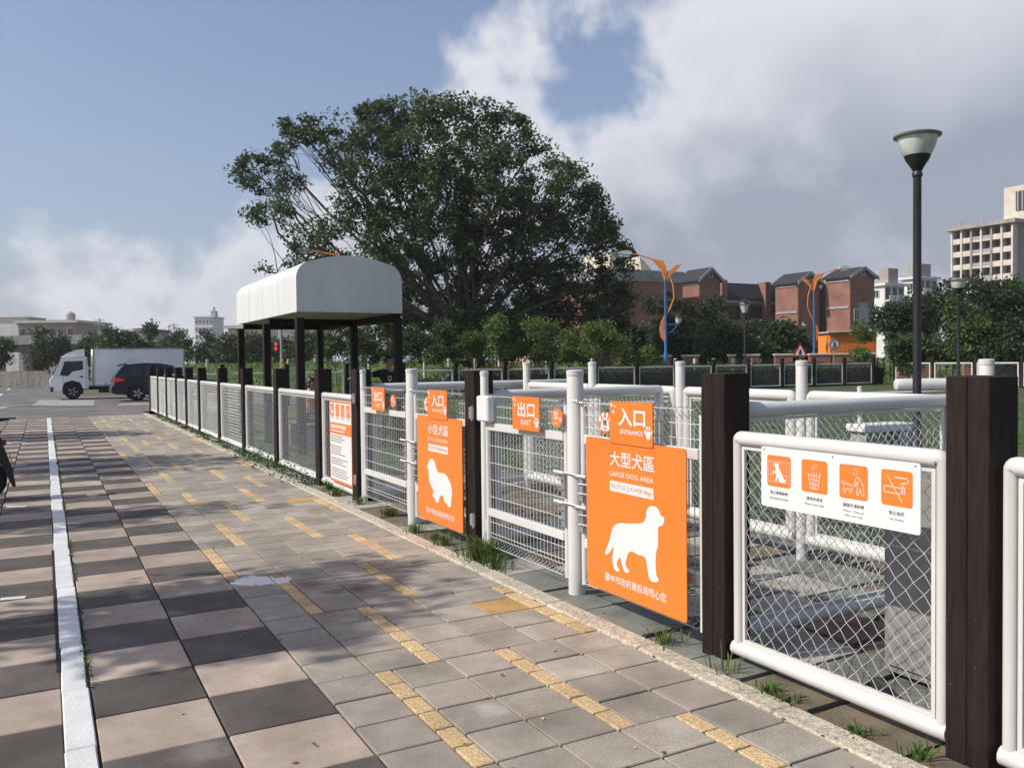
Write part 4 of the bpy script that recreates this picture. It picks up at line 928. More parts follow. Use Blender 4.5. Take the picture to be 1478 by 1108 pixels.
def street_light(px, py_head, py_base, D, label, side=-1, wings=True, reach=2.0):
    """blue pole with orange leaf-shaped wings"""
    B = at(px, py_base, D); T_ = at(px, py_head, D); h = T_[2] - B[2]; g = root('street_light', label, 'street light', (B[0], B[1], B[2]), -YAW)
    k = h / 7.2
    mb = MB(); mb.lathe([(.13, 0), (.12, .9 * k), (.08, 1.0 * k), (.06, 5.6 * k)], n=14); mb.build('pole', BLUE, g, True)
    s = side
    mb = MB(); mb.tube([(0, 0, 5.5 * k), (s * .15, 0, 6.2 * k), (s * .6, 0, 6.8 * k), (s * (reach - .5), 0, 7.15 * k), (s * reach, 0, 7.2 * k)], [.055, .05, .045, .04, .035], 10); mb.build('arm', ORP, g, True)
    if wings:
        mb = MB(); mb.prism([(0, 5.4 * k), (s * .28, 6.2 * k), (s * .75, 6.8 * k), (s * 1.0, 6.98 * k), (s * .55, 6.85 * k), (s * .1, 6.75 * k), (-s * .1, 6.2 * k)], -.025, .025, 'xz'); mb.build('wing', ORP, g)
        mb = MB(); mb.prism([(0, 5.4 * k), (-s * .25, 6.1 * k), (-s * .6, 6.45 * k), (-s * 1.0, 6.55 * k), (-s * .8, 6.3 * k), (-s * .5, 6.0 * k), (-s * .2, 5.7 * k)], -.025, .025, 'xz'); mb.build('wing', ORP, g)
        mb = MB(); mb.tube([(-s * .2, 0, 6.0 * k), (-s * .45, 0, 5.2 * k), (-s * .5, 0, 4.4 * k), (-s * .3, 0, 3.8 * k), (-s * .1, 0, 3.4 * k)], .035, 8); mb.build('tendril', ORP, g, True)
    mb = MB(); mb.prism([(-.08, 3.3 * k), (s * .28, 2.9 * k), (s * .36, 2.4 * k), (s * .28, 1.9 * k), (.0, 1.5 * k), (s * .1, 2.4 * k)], -.03, .03, 'xz'); mb.build('leaf_plate', ORP, g)
    mb = MB(); mb.prism(smooth_poly([(s * (reach + -0.10), 7.12 * k), (s * (reach + 0.70), 7.2 * k), (s * (reach + 0.75), 7.3 * k), (s * (reach + 0.40), 7.42 * k), (s * (reach + -0.05), 7.36 * k)]), -.16, .16, 'xz'); hd = mb.build('lamp_head', mat('lamp_head_grey', (.5, .51, .5), .4, .1), g)
    mb = MB(); mb.prism([(s * (reach + 0.00), 7.10 * k), (s * (reach + 0.65), 7.17 * k), (s * (reach + 0.60), 7.05 * k), (s * (reach + 0.10), 7.0 * k)], -.12, .12, 'xz'); mb.build('lens', PLATE, hd)
    mb = MB(); mb.tube([(0, 0, 2.7 * k), (-s * .75, 0, 2.72 * k)], .03, 8); mb.tube([(0, 0, 2.1 * k), (-s * .35, 0, 2.25 * k), (-s * .7, 0, 2.68 * k)], .022, 8); br = mb.build('side_bracket', BLUE, g, True)
    mb = MB(); mb.lathe([(.07, 2.75 * k), (.16, 2.85 * k), (.19, 3.1 * k)], (-s * .75, 0, 0), 14); mb.build('side_lamp', PLATE, br, True)
    mb = MB(); mb.lathe([(.23, 3.1 * k), (.2, 3.2 * k), (.06, 3.32 * k), (.02, 3.5 * k)], (-s * .75, 0, 0), 14); mb.build('lamp_cap', POLE, br, True)
street_light(961, 366, 530, 50, 'blue street light with orange leaf wings, in front of the brick gym wall', -1)
street_light(1175, 388, 526, 66, 'blue street light with orange leaf wings reaching right, before the brick towers', 1)
street_light(514, 361, 528, 52, 'street light mostly hidden behind the shelter, only its head shows above the canopy', -1, False, 2.75)

# ------------------------------------------------------------------ vehicles
CARW = mat('truck_white', (.84, .85, .84), .35, .06, 1.5); BOXW = mat('truck_box', (.84, .85, .84), .5, .06, 1.0)
def wheel(parent, x, y, r, w, rim):
    mb = MB(); mb.lathe([(r * .62, -w / 2), (r * .93, -w / 2), (r, -w / 2 + .03), (r, w / 2 - .03), (r * .93, w / 2), (r * .62, w / 2)], (x, y, r), 28, 'y'); wh = mb.build('wheel', TYRE, parent, True)
    mb = MB(); mb.lathe([(.03, -w / 2 - .0), (r * .2, -w / 2 + .01), (r * .25, -w / 2 + .05), (r * .58, -w / 2 + .06), (r * .64, -w / 2 + .005)], (x, y, r), 24, 'y')
    for k in range(5):
        a = 2 * math.pi * k / 5; q = [(x + r * .18 * math.cos(a - .5), r + r * .18 * math.sin(a - .5)), (x + r * .6 * math.cos(a - .17), r + r * .6 * math.sin(a - .17)), (x + r * .6 * math.cos(a + .17), r + r * .6 * math.sin(a + .17)), (x + r * .18 * math.cos(a + .5), r + r * .18 * math.sin(a + .5))]
        mb.prism(q, y - w / 2 - .004, y - w / 2 + .03, 'xz')
    mb.build('rim', rim, wh)
def truck():
    T0 = aty(72, 577, 41.3); g = root('box_truck', 'white box truck with a rounded cab crossing the junction', 'truck', (T0[0], 41.3, 0))
    # local x 0 = front bumper, +x to the rear; near side at y=0, width 1.75
    Wd = 1.75
    cab = [(.10, .42), (.02, .62), (.03, .95), (.16, 1.15), (.50, 1.92), (.62, 2.02), (1.62, 2.04), (1.66, 1.2), (1.66, .50), (1.42, .50), (1.30, .80), (.95, .92), (.62, .80), (.48, .45)]
    mb = MB(); mb.prism(cab, 0, Wd, 'xz'); mb.build('cab', CARW, g)
    mb = MB(); mb.prism([(.50, 2.03), (.75, 2.20), (1.15, 2.36), (1.52, 2.42), (1.52, 2.045)], .12, Wd - .12, 'xz'); mb.build('wind_deflector', CARW, g)
    dr = MB(); dr.prism([(.50, .98), (.56, 1.10), (.70, 1.88), (1.5, 1.9), (1.52, 1.0), (1.45, .92)], -.012, .0, 'xz'); d = dr.build('door', CARW, g)
    mb = MB(); mb.prism([(.44, 1.16), (.66, 1.82), (1.44, 1.84), (1.44, 1.42), (1.0, 1.34), (.78, 1.12)], -.02, -.011, 'xz'); mb.build('side_window', GLASS, d)
    mb = MB(); mb.box((1.36, -.018, 1.08), (.16, .02, .06), .005); mb.build('handle', BLACK, d)
    mb = MB(); mb.prism([(.165, 1.17), (.49, 1.88), (.475, 1.9), (.14, 1.18)], .12, Wd - .12, 'xz'); mb.build('windscreen', GLASS, g)
    mb = MB(); mb.box((.09, Wd / 2, .50), (.16, Wd + .04, .26), .03); mb.build('bumper', mat('grey_plastic', (.09, .09, .09), .6), g)
    for y in (.18, Wd - .18):
        mb = MB(); mb.box((.03, y, .82), (.06, .26, .16), .02); mb.build('headlight', PLATE, g)
    mb = MB(); mb.tube([(.20, -.02, 1.3), (.05, -.16, 1.35)], .012, 6); mb.box((.0, -.2, 1.33), (.06, .14, .26), .015); mb.build('mirror', BLACK, g)
    mb = MB(); mb.box((3.95, Wd / 2, 1.52), (4.15, Wd + .12, 1.80), .02); bx = mb.build('cargo_box', BOXW, g)
    for xx, zz, dx, dz in ((3.95, 2.41, 4.19, .06), (3.95, .64, 4.19, .07), (1.90, 1.52, .07, 1.8), (6.0, 1.52, .07, 1.8)):
        mb = MB(); mb.box((xx, -.066, zz), (dx, .02, dz)); mb.build('edge_trim', STEEL, bx)
    mb = MB(); mb.box((3.6, Wd / 2, .52), (4.8, .8, .16)); mb.box((2.5, .1, .44), (.8, .25, .3), .02); mb.box((3.6, .12, .46), (.6, .3, .28), .02); mb.build('chassis', mat('chassis_black', (.02, .02, .02), .8), g)
    for x_ in (2.4, 3.6, 4.9): mb = MB(); mb.box((x_, -.07, .70), (.09, .02, .05)); mb.build('marker_light', ORP, bx)
    mb = MB(); mb.box((1.58, -.006, 1.25), (.012, .012, 1.4)); mb.box((.60, -.006, .9), (.012, .012, .5)); mb.build('panel_seam', BLACK, g, kind='stuff')
    mb = MB(); mb.box((1.0, Wd / 2, .56), (.86, Wd - .1, .62)); mb.build('wheel_arch', mat('chassis_black', (.02, .02, .02), .8), g)
    for x in (.98, 4.75):
        for y in (.14, Wd - .14): wheel(g, x, y, .36, .24, mat('steel_rim', (.28, .28, .28), .5, .1, metal=.4))
truck()
def suv():
    T0 = aty(163, 575, 36.9); g = root('parked_suv', 'black sport utility car with its red tail lamp, half hidden by the fence', 'car', (T0[0], 36.9, 0))
    NAVY = mat('suv_black_paint', (.012, .014, .022), .18, .1, 2, spec=.6); PL = mat('suv_plastic', (.025, .025, .027), .6)
    Wd = 1.82
    prof_low = [(.02, .42), (-.02, .62), (.06, .80), (.10, 1.02), (.22, 1.08), (1.0, 1.06), (2.8, 1.02), (3.5, .98), (4.25, .88), (4.48, .72), (4.5, .48), (4.35, .30), (3.98, .28), (3.92, .50), (3.72, .66), (3.42, .66), (3.22, .50), (3.16, .26), (1.42, .26), (1.36, .50), (1.18, .66), (.84, .66), (.64, .50), (.58, .30), (.12, .32)]
    mb = MB(); mb.prism(prof_low, .0, Wd, 'xz'); body = mb.build('body', NAVY, g)
    bm = bmesh.new(); bm.from_mesh(body.data); bmesh.ops.bevel(bm, geom=[e for e in bm.edges if all(abs(f.normal.y) > .9 for f in e.link_faces[:1]) or all(abs(f.normal.y) > .9 for f in e.link_faces[-1:])], offset=.05, segments=3, affect='EDGES'); bm.to_mesh(body.data); bm.free()
    # cabin narrows to the roof
    lo = [(.12, 1.04), (3.25, 1.0)]; cab = [(.14, 1.04), (.42, 1.52), (.62, 1.64), (1.3, 1.70), (2.0, 1.68), (2.5, 1.58), (3.25, 1.0)]
    vs = []; n = len(cab)
    for k, yy in ((0, 0.03), (1, Wd - .03)):
        for x, z in cab: ins = .20 * (z - 1.0) / .7; vs.append((x, yy + (ins if k == 0 else -ins), z))
    mb = MB(); mb.add(vs, [tuple(range(n))[::-1], tuple(range(n, 2 * n))] + [(i, (i + 1) % n, n + (i + 1) % n, n + i) for i in range(n)]); cb = mb.build('cabin', NAVY, g)
    def side(poly, nm, m_, off=.012):
        mb = MB(); vs = []
        for o in (off, off - .015): vs += [(x, .03 + .20 * (z - 1.0) / .7 - o, z) for x, z in poly]
        k = len(poly); mb.add(vs, [tuple(range(k)), tuple(range(k, 2 * k))[::-1]] + [(i, (i + 1) % k, k + (i + 1) % k, k + i) for i in range(k)]); mb.build(nm, m_, cb)
    side([(.62, 1.16), (.70, 1.46), (1.22, 1.56), (1.22, 1.14)], 'quarter_window', GLASS); side([(1.30, 1.13), (1.30, 1.57), (2.02, 1.57), (2.08, 1.11)], 'side_window', GLASS); side([(2.16, 1.11), (2.1, 1.56), (2.42, 1.51), (2.95, 1.09)], 'side_window', GLASS)
    mb = MB(); mb.prism([(.13, 1.08), (.40, 1.48), (.37, 1.50), (.09, 1.10)], .22, Wd - .22, 'xz'); mb.build('rear_window', GLASS, cb)
    mb = MB(); mb.prism([(.28, 1.56), (.62, 1.655), (.62, 1.70), (.24, 1.62)], .2, Wd - .2, 'xz'); mb.build('roof_spoiler', NAVY, cb)
    for yy in (-.012, Wd + .012):
        mb = MB(); mb.prism([(.04, .86), (.10, 1.06), (.30, 1.04), (.52, .98), (.30, .90)], min(yy, yy * .98), max(yy, yy * .98) if yy < 0 else yy, 'xz') if False else mb.prism([(.04, .86), (.10, 1.06), (.30, 1.04), (.55, .98), (.30, .89)], yy - .012, yy + .012, 'xz'); mb.build('tail_lamp', emit('tail_red', (.55, .02, .015), .25), g)
    mb = MB(); mb.prism([(-.03, .36), (-.05, .60), (.04, .68), (.5, .66), (.56, .36)], -.02, Wd + .02, 'xz'); mb.build('bumper', PL, g)
    mb = MB()
    for a, b in ((1.42, 3.14),): mb.box(((a + b) / 2, -.008, .32), (b - a, .03, .14), .01)
    mb.build('sill', PL, g)
    for x in (1.01, 3.57):
        for y in (.11, Wd - .11): wheel(g, x, y, .345, .23, mat('alloy_rim', (.52, .53, .54), .3, .08, metal=.7))
    mb = MB(); mb.tube([(.9, .6, 1.69), (.72, .6, 1.86)], .008, 5); mb.build('antenna', BLACK, g)
suv()
def scooter():
    g = root('motor_scooter', 'black motor scooter with a white number plate parked at the edge of the pavers', 'scooter', (-2.24, 7.2, 0), R(4))
    BK = mat('scooter_black', (.014, .014, .016), .3, .1, 4, spec=.5)
    # local +x = rear of scooter (points to the pavers)
    for x, nm in ((.40, 'rear'), (-.86, 'front')):
        mb = MB(); mb.lathe([(.15, -.05), (.22, -.055), (.25, -.03), (.25, .03), (.22, .055), (.15, .05)], (x, 0, .25), 26, 'y'); wh = mb.build('wheel', TYRE, g, True)
        mb = MB(); mb.lathe([(.03, -.04), (.15, -.03), (.15, .03), (.03, .04)], (x, 0, .25), 16, 'y'); mb.build('rim', STEEL, wh)
    mb = MB(); mb.prism(smooth_poly([(.62, .74), (.50, .84), (.1, .80), (-.15, .74), (-.25, .42), (-.62, .34), (-.66, .27), (-.1, .24), (.15, .40), (.35, .52), (.58, .62)]), -.15, .15, 'xz'); mb.build('body', BK, g)
    mb = MB(); mb.prism(smooth_poly([(.60, .86), (.3, .92), (-.1, .84), (-.14, .78), (.3, .80), (.58, .80)]), -.14, .14, 'xz'); mb.build('seat', mat('seat_vinyl', (.02, .02, .02), .6), g)
    mb = MB(); mb.prism([(.50, .62), (.62, .66), (.70, .40), (.74, .16), (.70, .16), (.62, .36)], -.09, .09, 'xz'); f = mb.build('rear_fender', BK, g)
    mb = MB(); mb.box((.70, 0, .48), (.012, .26, .15), .003, M=Matrix.Rotation(R(-14), 3, 'Y')); mb.build('number_plate', mat('plate_white', (.55, .56, .56), .5), f)
    mb = MB(); mb.box((.62, 0, .70), (.06, .22, .07), .015); mb.build('tail_lamp', mat('lamp_red', (.3, .02, .02), .3), g)
    mb = MB(); mb.tube([(.30, 0, .92), (.55, 0, .96), (.68, 0, .97)], .014, 8); mb.box((.66, 0, .985), (.20, .2, .02), .006); mb.build('grab_rail', BK, g)
    mb = MB(); mb.prism(smooth_poly([(-.66, .3), (-.72, .8), (-.66, .98), (-.78, .96), (-.86, .7), (-.80, .3)]), -.19, .19, 'xz'); mb.build('leg_shield', BK, g)
    mb = MB(); mb.tube([(-.70, -.34, 1.04), (-.72, -.1, 1.0), (-.72, .1, 1.0), (-.70, .34, 1.04)], .016, 8); mb.build('handlebar', BK, g, True)
    for s in (-1, 1):
        mb = MB(); mb.tube([(-.72, s * .2, 1.03), (-.74, s * .26, 1.2)], .006, 6); mb.box((-.75, s * .28, 1.24), (.02, .13, .08), .01); mb.build('mirror', BK, g)
    mb = MB(); mb.lathe([(.05, -.28), (.06, -.1), (.06, .25), (.045, .3)], (.28, .17, .27), 12, 'x'); mb.build('muffler', STEEL, g, True)
    mb = MB(); mb.tube([(-.05, -.12, .26), (0, -.24, .02)], .012, 6); mb.build('side_stand', STEEL, g)
scooter()

# ------------------------------------------------------------------ trees
LEAF_BIG = leafmat('big_tree_leaf', (.062, .095, .030), .5, .25)
LEAF_MID = leafmat('mid_leaf', (.052, .088, .024), .45, .3)
LEAF_BRT = leafmat('young_leaf', (.095, .15, .032), .4, .35)
LEAF_DRK = leafmat('dark_leaf', (.028, .048, .018), .45, .2)
def limb(mb, a, b, r0, r1, bend, r):
    a, b = Vector(a), Vector(b); d = b - a; o = Vector((r.gauss(0, 1), r.gauss(0, 1), r.gauss(.4, .6))) * bend * d.length
    pts = [a + d * t + o * math.sin(math.pi * t) for t in (0, .25, .5, .75, 1)]
    mb.tube(pts, [r0 + (r1 - r0) * t for t in (0, .25, .5, .75, 1)], 6, cap=False)
def tree(label, base, lobes, leaves, size, clump, leaf, bark, seed, group=None, trunk_r=.3, fork=.35, name='tree', stems=1, per=60, shell=.5):
    """lobes: list of (center xyz, radii xyz) in world space; crown made of leaf clumps through the lobes"""
    r = random.Random(seed); rs = np.random.RandomState(seed)
    base = np.array(base, float); g = root(name, label, 'tree', tuple(base), group=group)
    vol = np.array([l[1][0] * l[1][1] * l[1][2] for l in lobes]) ** .75; vol /= vol.sum(); nc = max(4, int(leaves / per)); cl = []
    for (c, rad), k in zip(lobes, np.maximum(1, (vol * nc).astype(int))):
        d = rs.normal(size=(k, 3)); d /= np.linalg.norm(d, axis=1)[:, None]; d *= (shell + (1 - shell) * rs.uniform(0, 1, (k, 1)) ** .6)
        cl.append(np.array(c) + d * np.array(rad))
    cl = np.concatenate(cl); cr = clump * rs.uniform(.45, 1.4, len(cl))
    off = rs.normal(size=(len(cl), per, 3)); off /= np.maximum(.001, np.linalg.norm(off, axis=2))[:, :, None]; off *= rs.uniform(0, 1, (len(cl), per, 1)) ** .5
    pts = cl[:, None, :] + off * cr[:, None, None] * np.array([1, 1, .8]); pts = pts.reshape(-1, 3)
    bm_leaves('crown', pts - base, .55, size, leaf, g, seed, kind='stuff')
    mb = MB(); allc = np.array([l[0] for l in lobes]); top = allc[:, 2].mean(); ctr = allc.mean(0)
    for s in range(stems):
        fk = Vector(((ctr[0] - base[0]) * .4 + r.gauss(0, trunk_r * 1.5 * (stems > 1)), (ctr[1] - base[1]) * .4 + r.gauss(0, trunk_r * 1.5 * (stems > 1)), (top - base[2]) * fork))
        b0 = Vector((r.gauss(0, trunk_r * .7) if stems > 1 else 0, r.gauss(0, trunk_r * .7) if stems > 1 else 0, -.1))
        mb.tube([b0, b0 * .6 + fk * .4 + Vector((r.gauss(0, .1), r.gauss(0, .1), 0)) * trunk_r, fk], [trunk_r, trunk_r * .8, trunk_r * .62], 9)
        for i, (c, rad) in enumerate(lobes):
            if stems > 1 and i % stems != s: continue
            e = Vector(c) - Vector(base); limb(mb, fk, e, trunk_r * .42, trunk_r * .14, .10, r)
            near = cl[np.argsort(((cl - np.array(c)) ** 2).sum(1))[:int(5 + 4 * (stems > 1))]]
            for q in near: t_ = r.uniform(.6, .97); limb(mb, e * t_ + fk * (1 - t_), Vector(q) - Vector(base), trunk_r * .10, trunk_r * .02, .12, r)
    mb.build('trunk', bark, g, True); return g
def px_lobe(px, py, rx, ry, D, dz=0.8): 
    c = at(px, py, D); k = D / F_PX; return (c, (rx * k, max(rx, ry) * k * dz, ry * k))
BL = [(373, 252, 34, 34), (402, 218, 26, 20), (421, 182, 30, 18), (462, 190, 34, 26), (490, 226, 32, 34), (545, 172, 46, 30), (582, 164, 36, 28), (628, 162, 42, 26), (685, 175, 40, 34), (736, 194, 42, 34), (774, 210, 24, 16), (808, 246, 34, 30), (832, 276, 38, 38), (856, 315, 36, 42), (874, 356, 32, 42), (886, 404, 28, 46), (886, 448, 30, 36),
      (545, 222, 52, 44), (604, 220, 58, 44), (676, 230, 58, 46), (728, 254, 48, 42), (520, 282, 42, 40), (584, 288, 58, 46), (645, 288, 58, 46), (706, 302, 58, 46), (766, 300, 52, 46), (788, 362, 66, 50), (706, 362, 66, 50), (638, 354, 60, 48), (564, 346, 50, 42), (488, 318, 28, 24), (440, 345, 36, 22), (392, 306, 36, 20), (455, 378, 36, 18), (408, 262, 26, 20),
      (500, 392, 40, 30), (560, 410, 56, 42), (640, 420, 62, 46), (726, 426, 72, 46), (806, 426, 66, 50), (866, 458, 38, 36), (600, 466, 60, 32), (685, 474, 68, 32), (786, 474, 68, 32), (530, 470, 46, 34), (840, 492, 50, 20), (372, 388, 12, 7), (485, 440, 40, 40), (560, 497, 50, 22), (620, 502, 60, 20), (700, 505, 70, 18), (780, 505, 70, 18), (848, 506, 40, 16)]
rr_ = random.Random(2); lob = []
for (a, b, c_, d_) in BL: lob.append(px_lobe(a, b, c_, d_, 56 + rr_.uniform(-4.5, 4.5) * (1 if b < 350 else .7)))
tb = at(690, 532, 56)
tree('huge spreading banyan-like tree towering over the far fence', (tb[0], tb[1], 1.0), lob, 146000, .125, .74, LEAF_BIG, BARK, 11, trunk_r=.34, fork=.22, name='banyan_tree', stems=8, per=80, shell=.42)

def small_tree(px, py_top, py_base, wpx, D, leaf, seed, label, group, n=3600, bark=BARKL, zb=None, size=.085, lobes=5, name='young_tree', cl=.42, per=40, shell=.3, low=.42):
    r = random.Random(seed); k = D / F_PX; B = at(px, py_base, D); zb = B[2] if zb is None else zb; base = (B[0], B[1], zb); topz = at(px, py_top, D)[2]; H = topz - zb
    ls = []
    for i in range(lobes):
        lx = r.uniform(-.30, .30) * wpx; t = r.uniform(low, .86); c = at(px + lx, py_base, D + r.uniform(-.3, .3) * wpx * k); rad = wpx * k * r.uniform(.22, .34)
        ls.append(((c[0], c[1], zb + H * t), (rad, rad, min(rad * .8, H * (1 - t) + .1))))
    c = at(px, py_base, D); ls.append(((c[0], c[1], zb + H * .84), (wpx * k * .2, wpx * k * .2, H * .15)))
    return tree(label, base, ls, n, size, cl, leaf, bark, seed, group, trunk_r=max(.045, H * .016), fork=.42, name=name, per=per, shell=shell)
G_Y = 'young trees planted beyond the far fence'
for i, (px, yt, w, b, D) in enumerate([(485, 462, 62, 0, 50), (530, 468, 58, 0, 49), (598, 470, 56, 0, 50), (640, 462, 60, 0, 48), (684, 476, 44, 1, 50), (722, 452, 64, 1, 47), (775, 456, 66, 1, 48), (820, 476, 46, 1, 50), (862, 462, 64, 2, 47), (896, 486, 40, 1, 51), (935, 498, 28, 2, 47), (1244, 460, 40, 1, 60), (1240, 502, 24, 2, 52)]):
    small_tree(px, yt, 530, w, D, (LEAF_MID, LEAF_BRT, LEAF_BRT)[b], 100 + i, '%s young tree planted beyond the far fence, %s crown, counted from the shelter' % (ORD[i], ('dark loose', 'light green airy', 'bright yellow-green')[b]), G_Y, zb=.3, n=3400 if px < 1200 else 1500, low=.42 if px < 1200 else .68)
G_M = 'street trees in front of the brick school'
for i, (px, yt, w, D, lf) in enumerate([(985, 454, 78, 62, 1), (1045, 452, 80, 60, 1), (1125, 464, 84, 60, 1), (915, 462, 50, 66, 0), (965, 418, 72, 78, 0), (1026, 424, 76, 80, 0), (1080, 462, 66, 78, 0), (1150, 478, 56, 78, 0)]):
    small_tree(px, yt, 530, w, D, (LEAF_DRK, LEAF_MID)[lf], 200 + i, ('%s dense dark tree close to the brick school, counted from the gym block', '%s mid-green tree before the brick school, counted from the winged street light')[lf] % ORD[[3, 4, 5, 0, 1, 2, 3, 4][i] if lf == 0 else i], G_M, zb=.3, n=6500, size=.13, cl=.6, per=45, lobes=8, name='street_tree', low=.3)
G_R = 'dark trees by the right-hand boundary'
for i, (px, yt, w, D, lf) in enumerate([(1300, 432, 70, 58, 0), (1345, 418, 90, 60, 0), (1375, 425, 80, 52, 1), (1425, 400, 110, 56, 0), (1470, 395, 110, 58, 1), (1310, 486, 44, 48, 1), (1410, 450, 90, 47, 1), (1465, 455, 80, 45, 0), (1530, 400, 110, 56, 0)]):
    small_tree(px, yt, 532, w, D, (LEAF_DRK, LEAF_MID)[lf], 300 + i, ('%s dense dark tree beyond the right-hand fence, counted from the orange container', '%s loose mid-green tree beyond the right-hand fence, counted from the orange container')[lf] % ORD[[0, 1, 1, 2, 3, 0, 2, 3, 4][i]], G_R, zb=.2, n=7000, size=.12, cl=.6, per=45, lobes=9, name='park_tree', low=.25)
G_L = 'distant row of trees across the junction'
for i, (px, yt, w, D) in enumerate([(-8, 490, 50, 105), (60, 472, 40, 108), (88, 482, 36, 110), (128, 484, 40, 112), (160, 470, 44, 108), (190, 476, 44, 108), (218, 466, 34, 110), (258, 473, 50, 108), (298, 477, 54, 106), (335, 482, 48, 104), (372, 484, 50, 104), (410, 486, 50, 102), (448, 480, 54, 100)]):
    small_tree(px, yt, 531, w, D, (LEAF_MID, LEAF_DRK)[i % 3 == 2], 400 + i, '%s round-headed tree of the distant row, counted from the board fence' % ORD[i], G_L, zb=.2, n=4200, size=.2, cl=1.0, per=45, lobes=7, name='distant_tree', bark=BARK, low=.3)
# trees on the left of the walk, outside the picture: their crowns shade the pavers
G_S = 'shade trees left of the pavers'
for i, (x, y, h, w, n) in enumerate([(-6.0, 2.3, 7.0, 2.1, 3000), (-6.9, 6.8, 6.8, 2.4, 2000), (-5.6, 11.6, 7.0, 3.6, 5200), (-6.2, 18.3, 6.8, 3.8, 4200)]):
    r = random.Random(500 + i); ls = [((x + r.uniform(-.3, .3) * w, y + r.uniform(-.34, .34) * w, h * r.uniform(.6, .9)), (w * .26, w * .26, .7)) for _ in range(7)]
    tree('leafy shade tree standing left of the checkered pavers', (x, y, 0), ls, n, .085, .42, LEAF_MID, BARK, 500 + i, G_S, trunk_r=.12, fork=.5, name='shade_tree', per=40, shell=.2)

# ------------------------------------------------------------------ weeds, grass, litter
def tuft(x, y, h, n, seed, label, group, spread=.07, matl=BLADE):
    r = random.Random(seed); g = root('grass_tuft', label, 'weed', (x, y, 0), group=group); mb = MB()
    for _ in range(n):
        a = r.uniform(0, 6.283); d = abs(r.gauss(0, spread)); bx, by = d * math.cos(a), d * math.sin(a); hh = h * r.uniform(.45, 1.1); ln = r.uniform(.3, 1.1) * hh; a2 = a + r.gauss(0, .7); w = r.uniform(.0025, .0055)
        px_, py_ = -math.sin(a2) * w, math.cos(a2) * w; q = [(bx, by, -.01), (bx + ln * .35 * math.cos(a2), by + ln * .35 * math.sin(a2), hh * .65), (bx + ln * math.cos(a2), by + ln * math.sin(a2), hh * r.uniform(.55, 1))]
        mb.add([(q[0][0] - px_, q[0][1] - py_, q[0][2]), (q[0][0] + px_, q[0][1] + py_, q[0][2]), (q[1][0] + px_, q[1][1] + py_, q[1][2]), (q[1][0] - px_, q[1][1] - py_, q[1][2]), q[2]], [(0, 1, 2, 3), (3, 2, 4)])
    mb.build('blades', matl, g, kind='stuff')
GT = 'grass tufts along the foot of the fence'; LT = 'small grass tuft growing out of the slabs at the foot of the fence'
tuft(1.94, 1.40, .20, 240, 1, 'largest lush grass tuft beside the timber post of the large dog exit gate', None, .10)
tuft(1.90, 1.08, .11, 100, 2, LT, GT, .09)
for i, (x, y, h, n) in enumerate([(2.0, 3.72, .13, 80), (1.9, 2.75, .10, 70), (1.93, 2.35, .09, 60), (1.88, 2.05, .14, 60), (1.9, -.98, .10, 40), (1.88, -1.5, .14, 18), (1.87, -1.82, .06, 70), (1.87, -1.95, .055, 40), (1.86, -2.34, .045, 50), (1.90, -2.62, .08, 30), (1.9, -2.9, .07, 30), (1.95, 4.55, .12, 50), (1.92, 5.3, .12, 70), (2.0, 5.9, .16, 80)]): tuft(x, y, h, n, 10 + i, LT, GT, .05)
GW = 'leafy weeds along the kerb'
for i in range(26):
    y = 6.4 + i * .72 + rng.uniform(-.25, .25); x = 1.93 + rng.uniform(-.10, .10); k = 1.5 if 7.3 < y < 10.5 else (.55 if i % 3 else 1.0)
    g = root('kerb_weed', 'low leafy weed sprawling over the kerb below the fence panels', 'weed', (x, y, 0), group=GW); r = np.random.RandomState(700 + i); n = int(170 * k)
    c = np.stack([r.normal(0, .10 * k, n), r.normal(0, .19 * k, n), np.abs(r.normal(.02, .05 * k, n))], 1); bm_leaves('foliage', c, 1.0, .022, WEED, g, 700 + i, kind='stuff')
r = np.random.RandomState(9); n = 2600; yy = r.uniform(-4.6, 22, n); keep = (np.sin(yy * 2.3) + np.sin(yy * 5.1 + 1) + .8 * np.sin(yy * .9)) > .2; yy = yy[keep]; n = len(yy)
c = np.stack([-1.0 + r.normal(0, .010, n), yy, np.abs(r.normal(.0, .010, n))], 1)
o = bm_leaves('line_weeds', c, .9, .012, WEED, None, 9); tag(o, 'thin strip of weeds sprouting along the edge of the painted white line', 'weed', kind='stuff')
r = np.random.RandomState(12); n = 420; c = np.stack([r.uniform(-1, 1.95, n), r.uniform(-4, 16, n), r.uniform(.004, .012, n)], 1); c[:150, 0] = 1.72 + r.normal(0, .05, 150)
o = bm_leaves('fallen_leaves', c, 6, .013, mat('dry_leaf', (.14, .075, .03), .9, .3, 30), None, 12); tag(o, 'scattered dry leaves and crumbs lying on the pavers', 'leaf litter', kind='stuff')
r = np.random.RandomState(13); n = 46; c = np.stack([r.uniform(-.9, 1.7, n), r.uniform(-4, 6, n), np.full(n, .006)], 1)
o = bm_leaves('paper_scraps', c, 8, .010, mat('paper', (.6, .6, .58), .9, .1), None, 13); tag(o, 'tiny white scraps and droppings dotted over the pavers', 'litter', kind='stuff')
r = np.random.RandomState(14); n = 42000; x = 4.8 + 22 * r.uniform(0, 1, n) ** 1.6; y = r.uniform(-4.5, 20, n); keep = in_v = np.array([in_view(a, b) for a, b in zip(x, y)]); x = x[keep]; y = y[keep]
c = np.stack([x, y, r.uniform(.0, .05, len(x))], 1); o = bm_leaves('lawn_grass', c, -.0, .045, BLADE, None, 14, .16); tag(o, 'short green lawn grass inside the dog park', 'grass', kind='stuff')
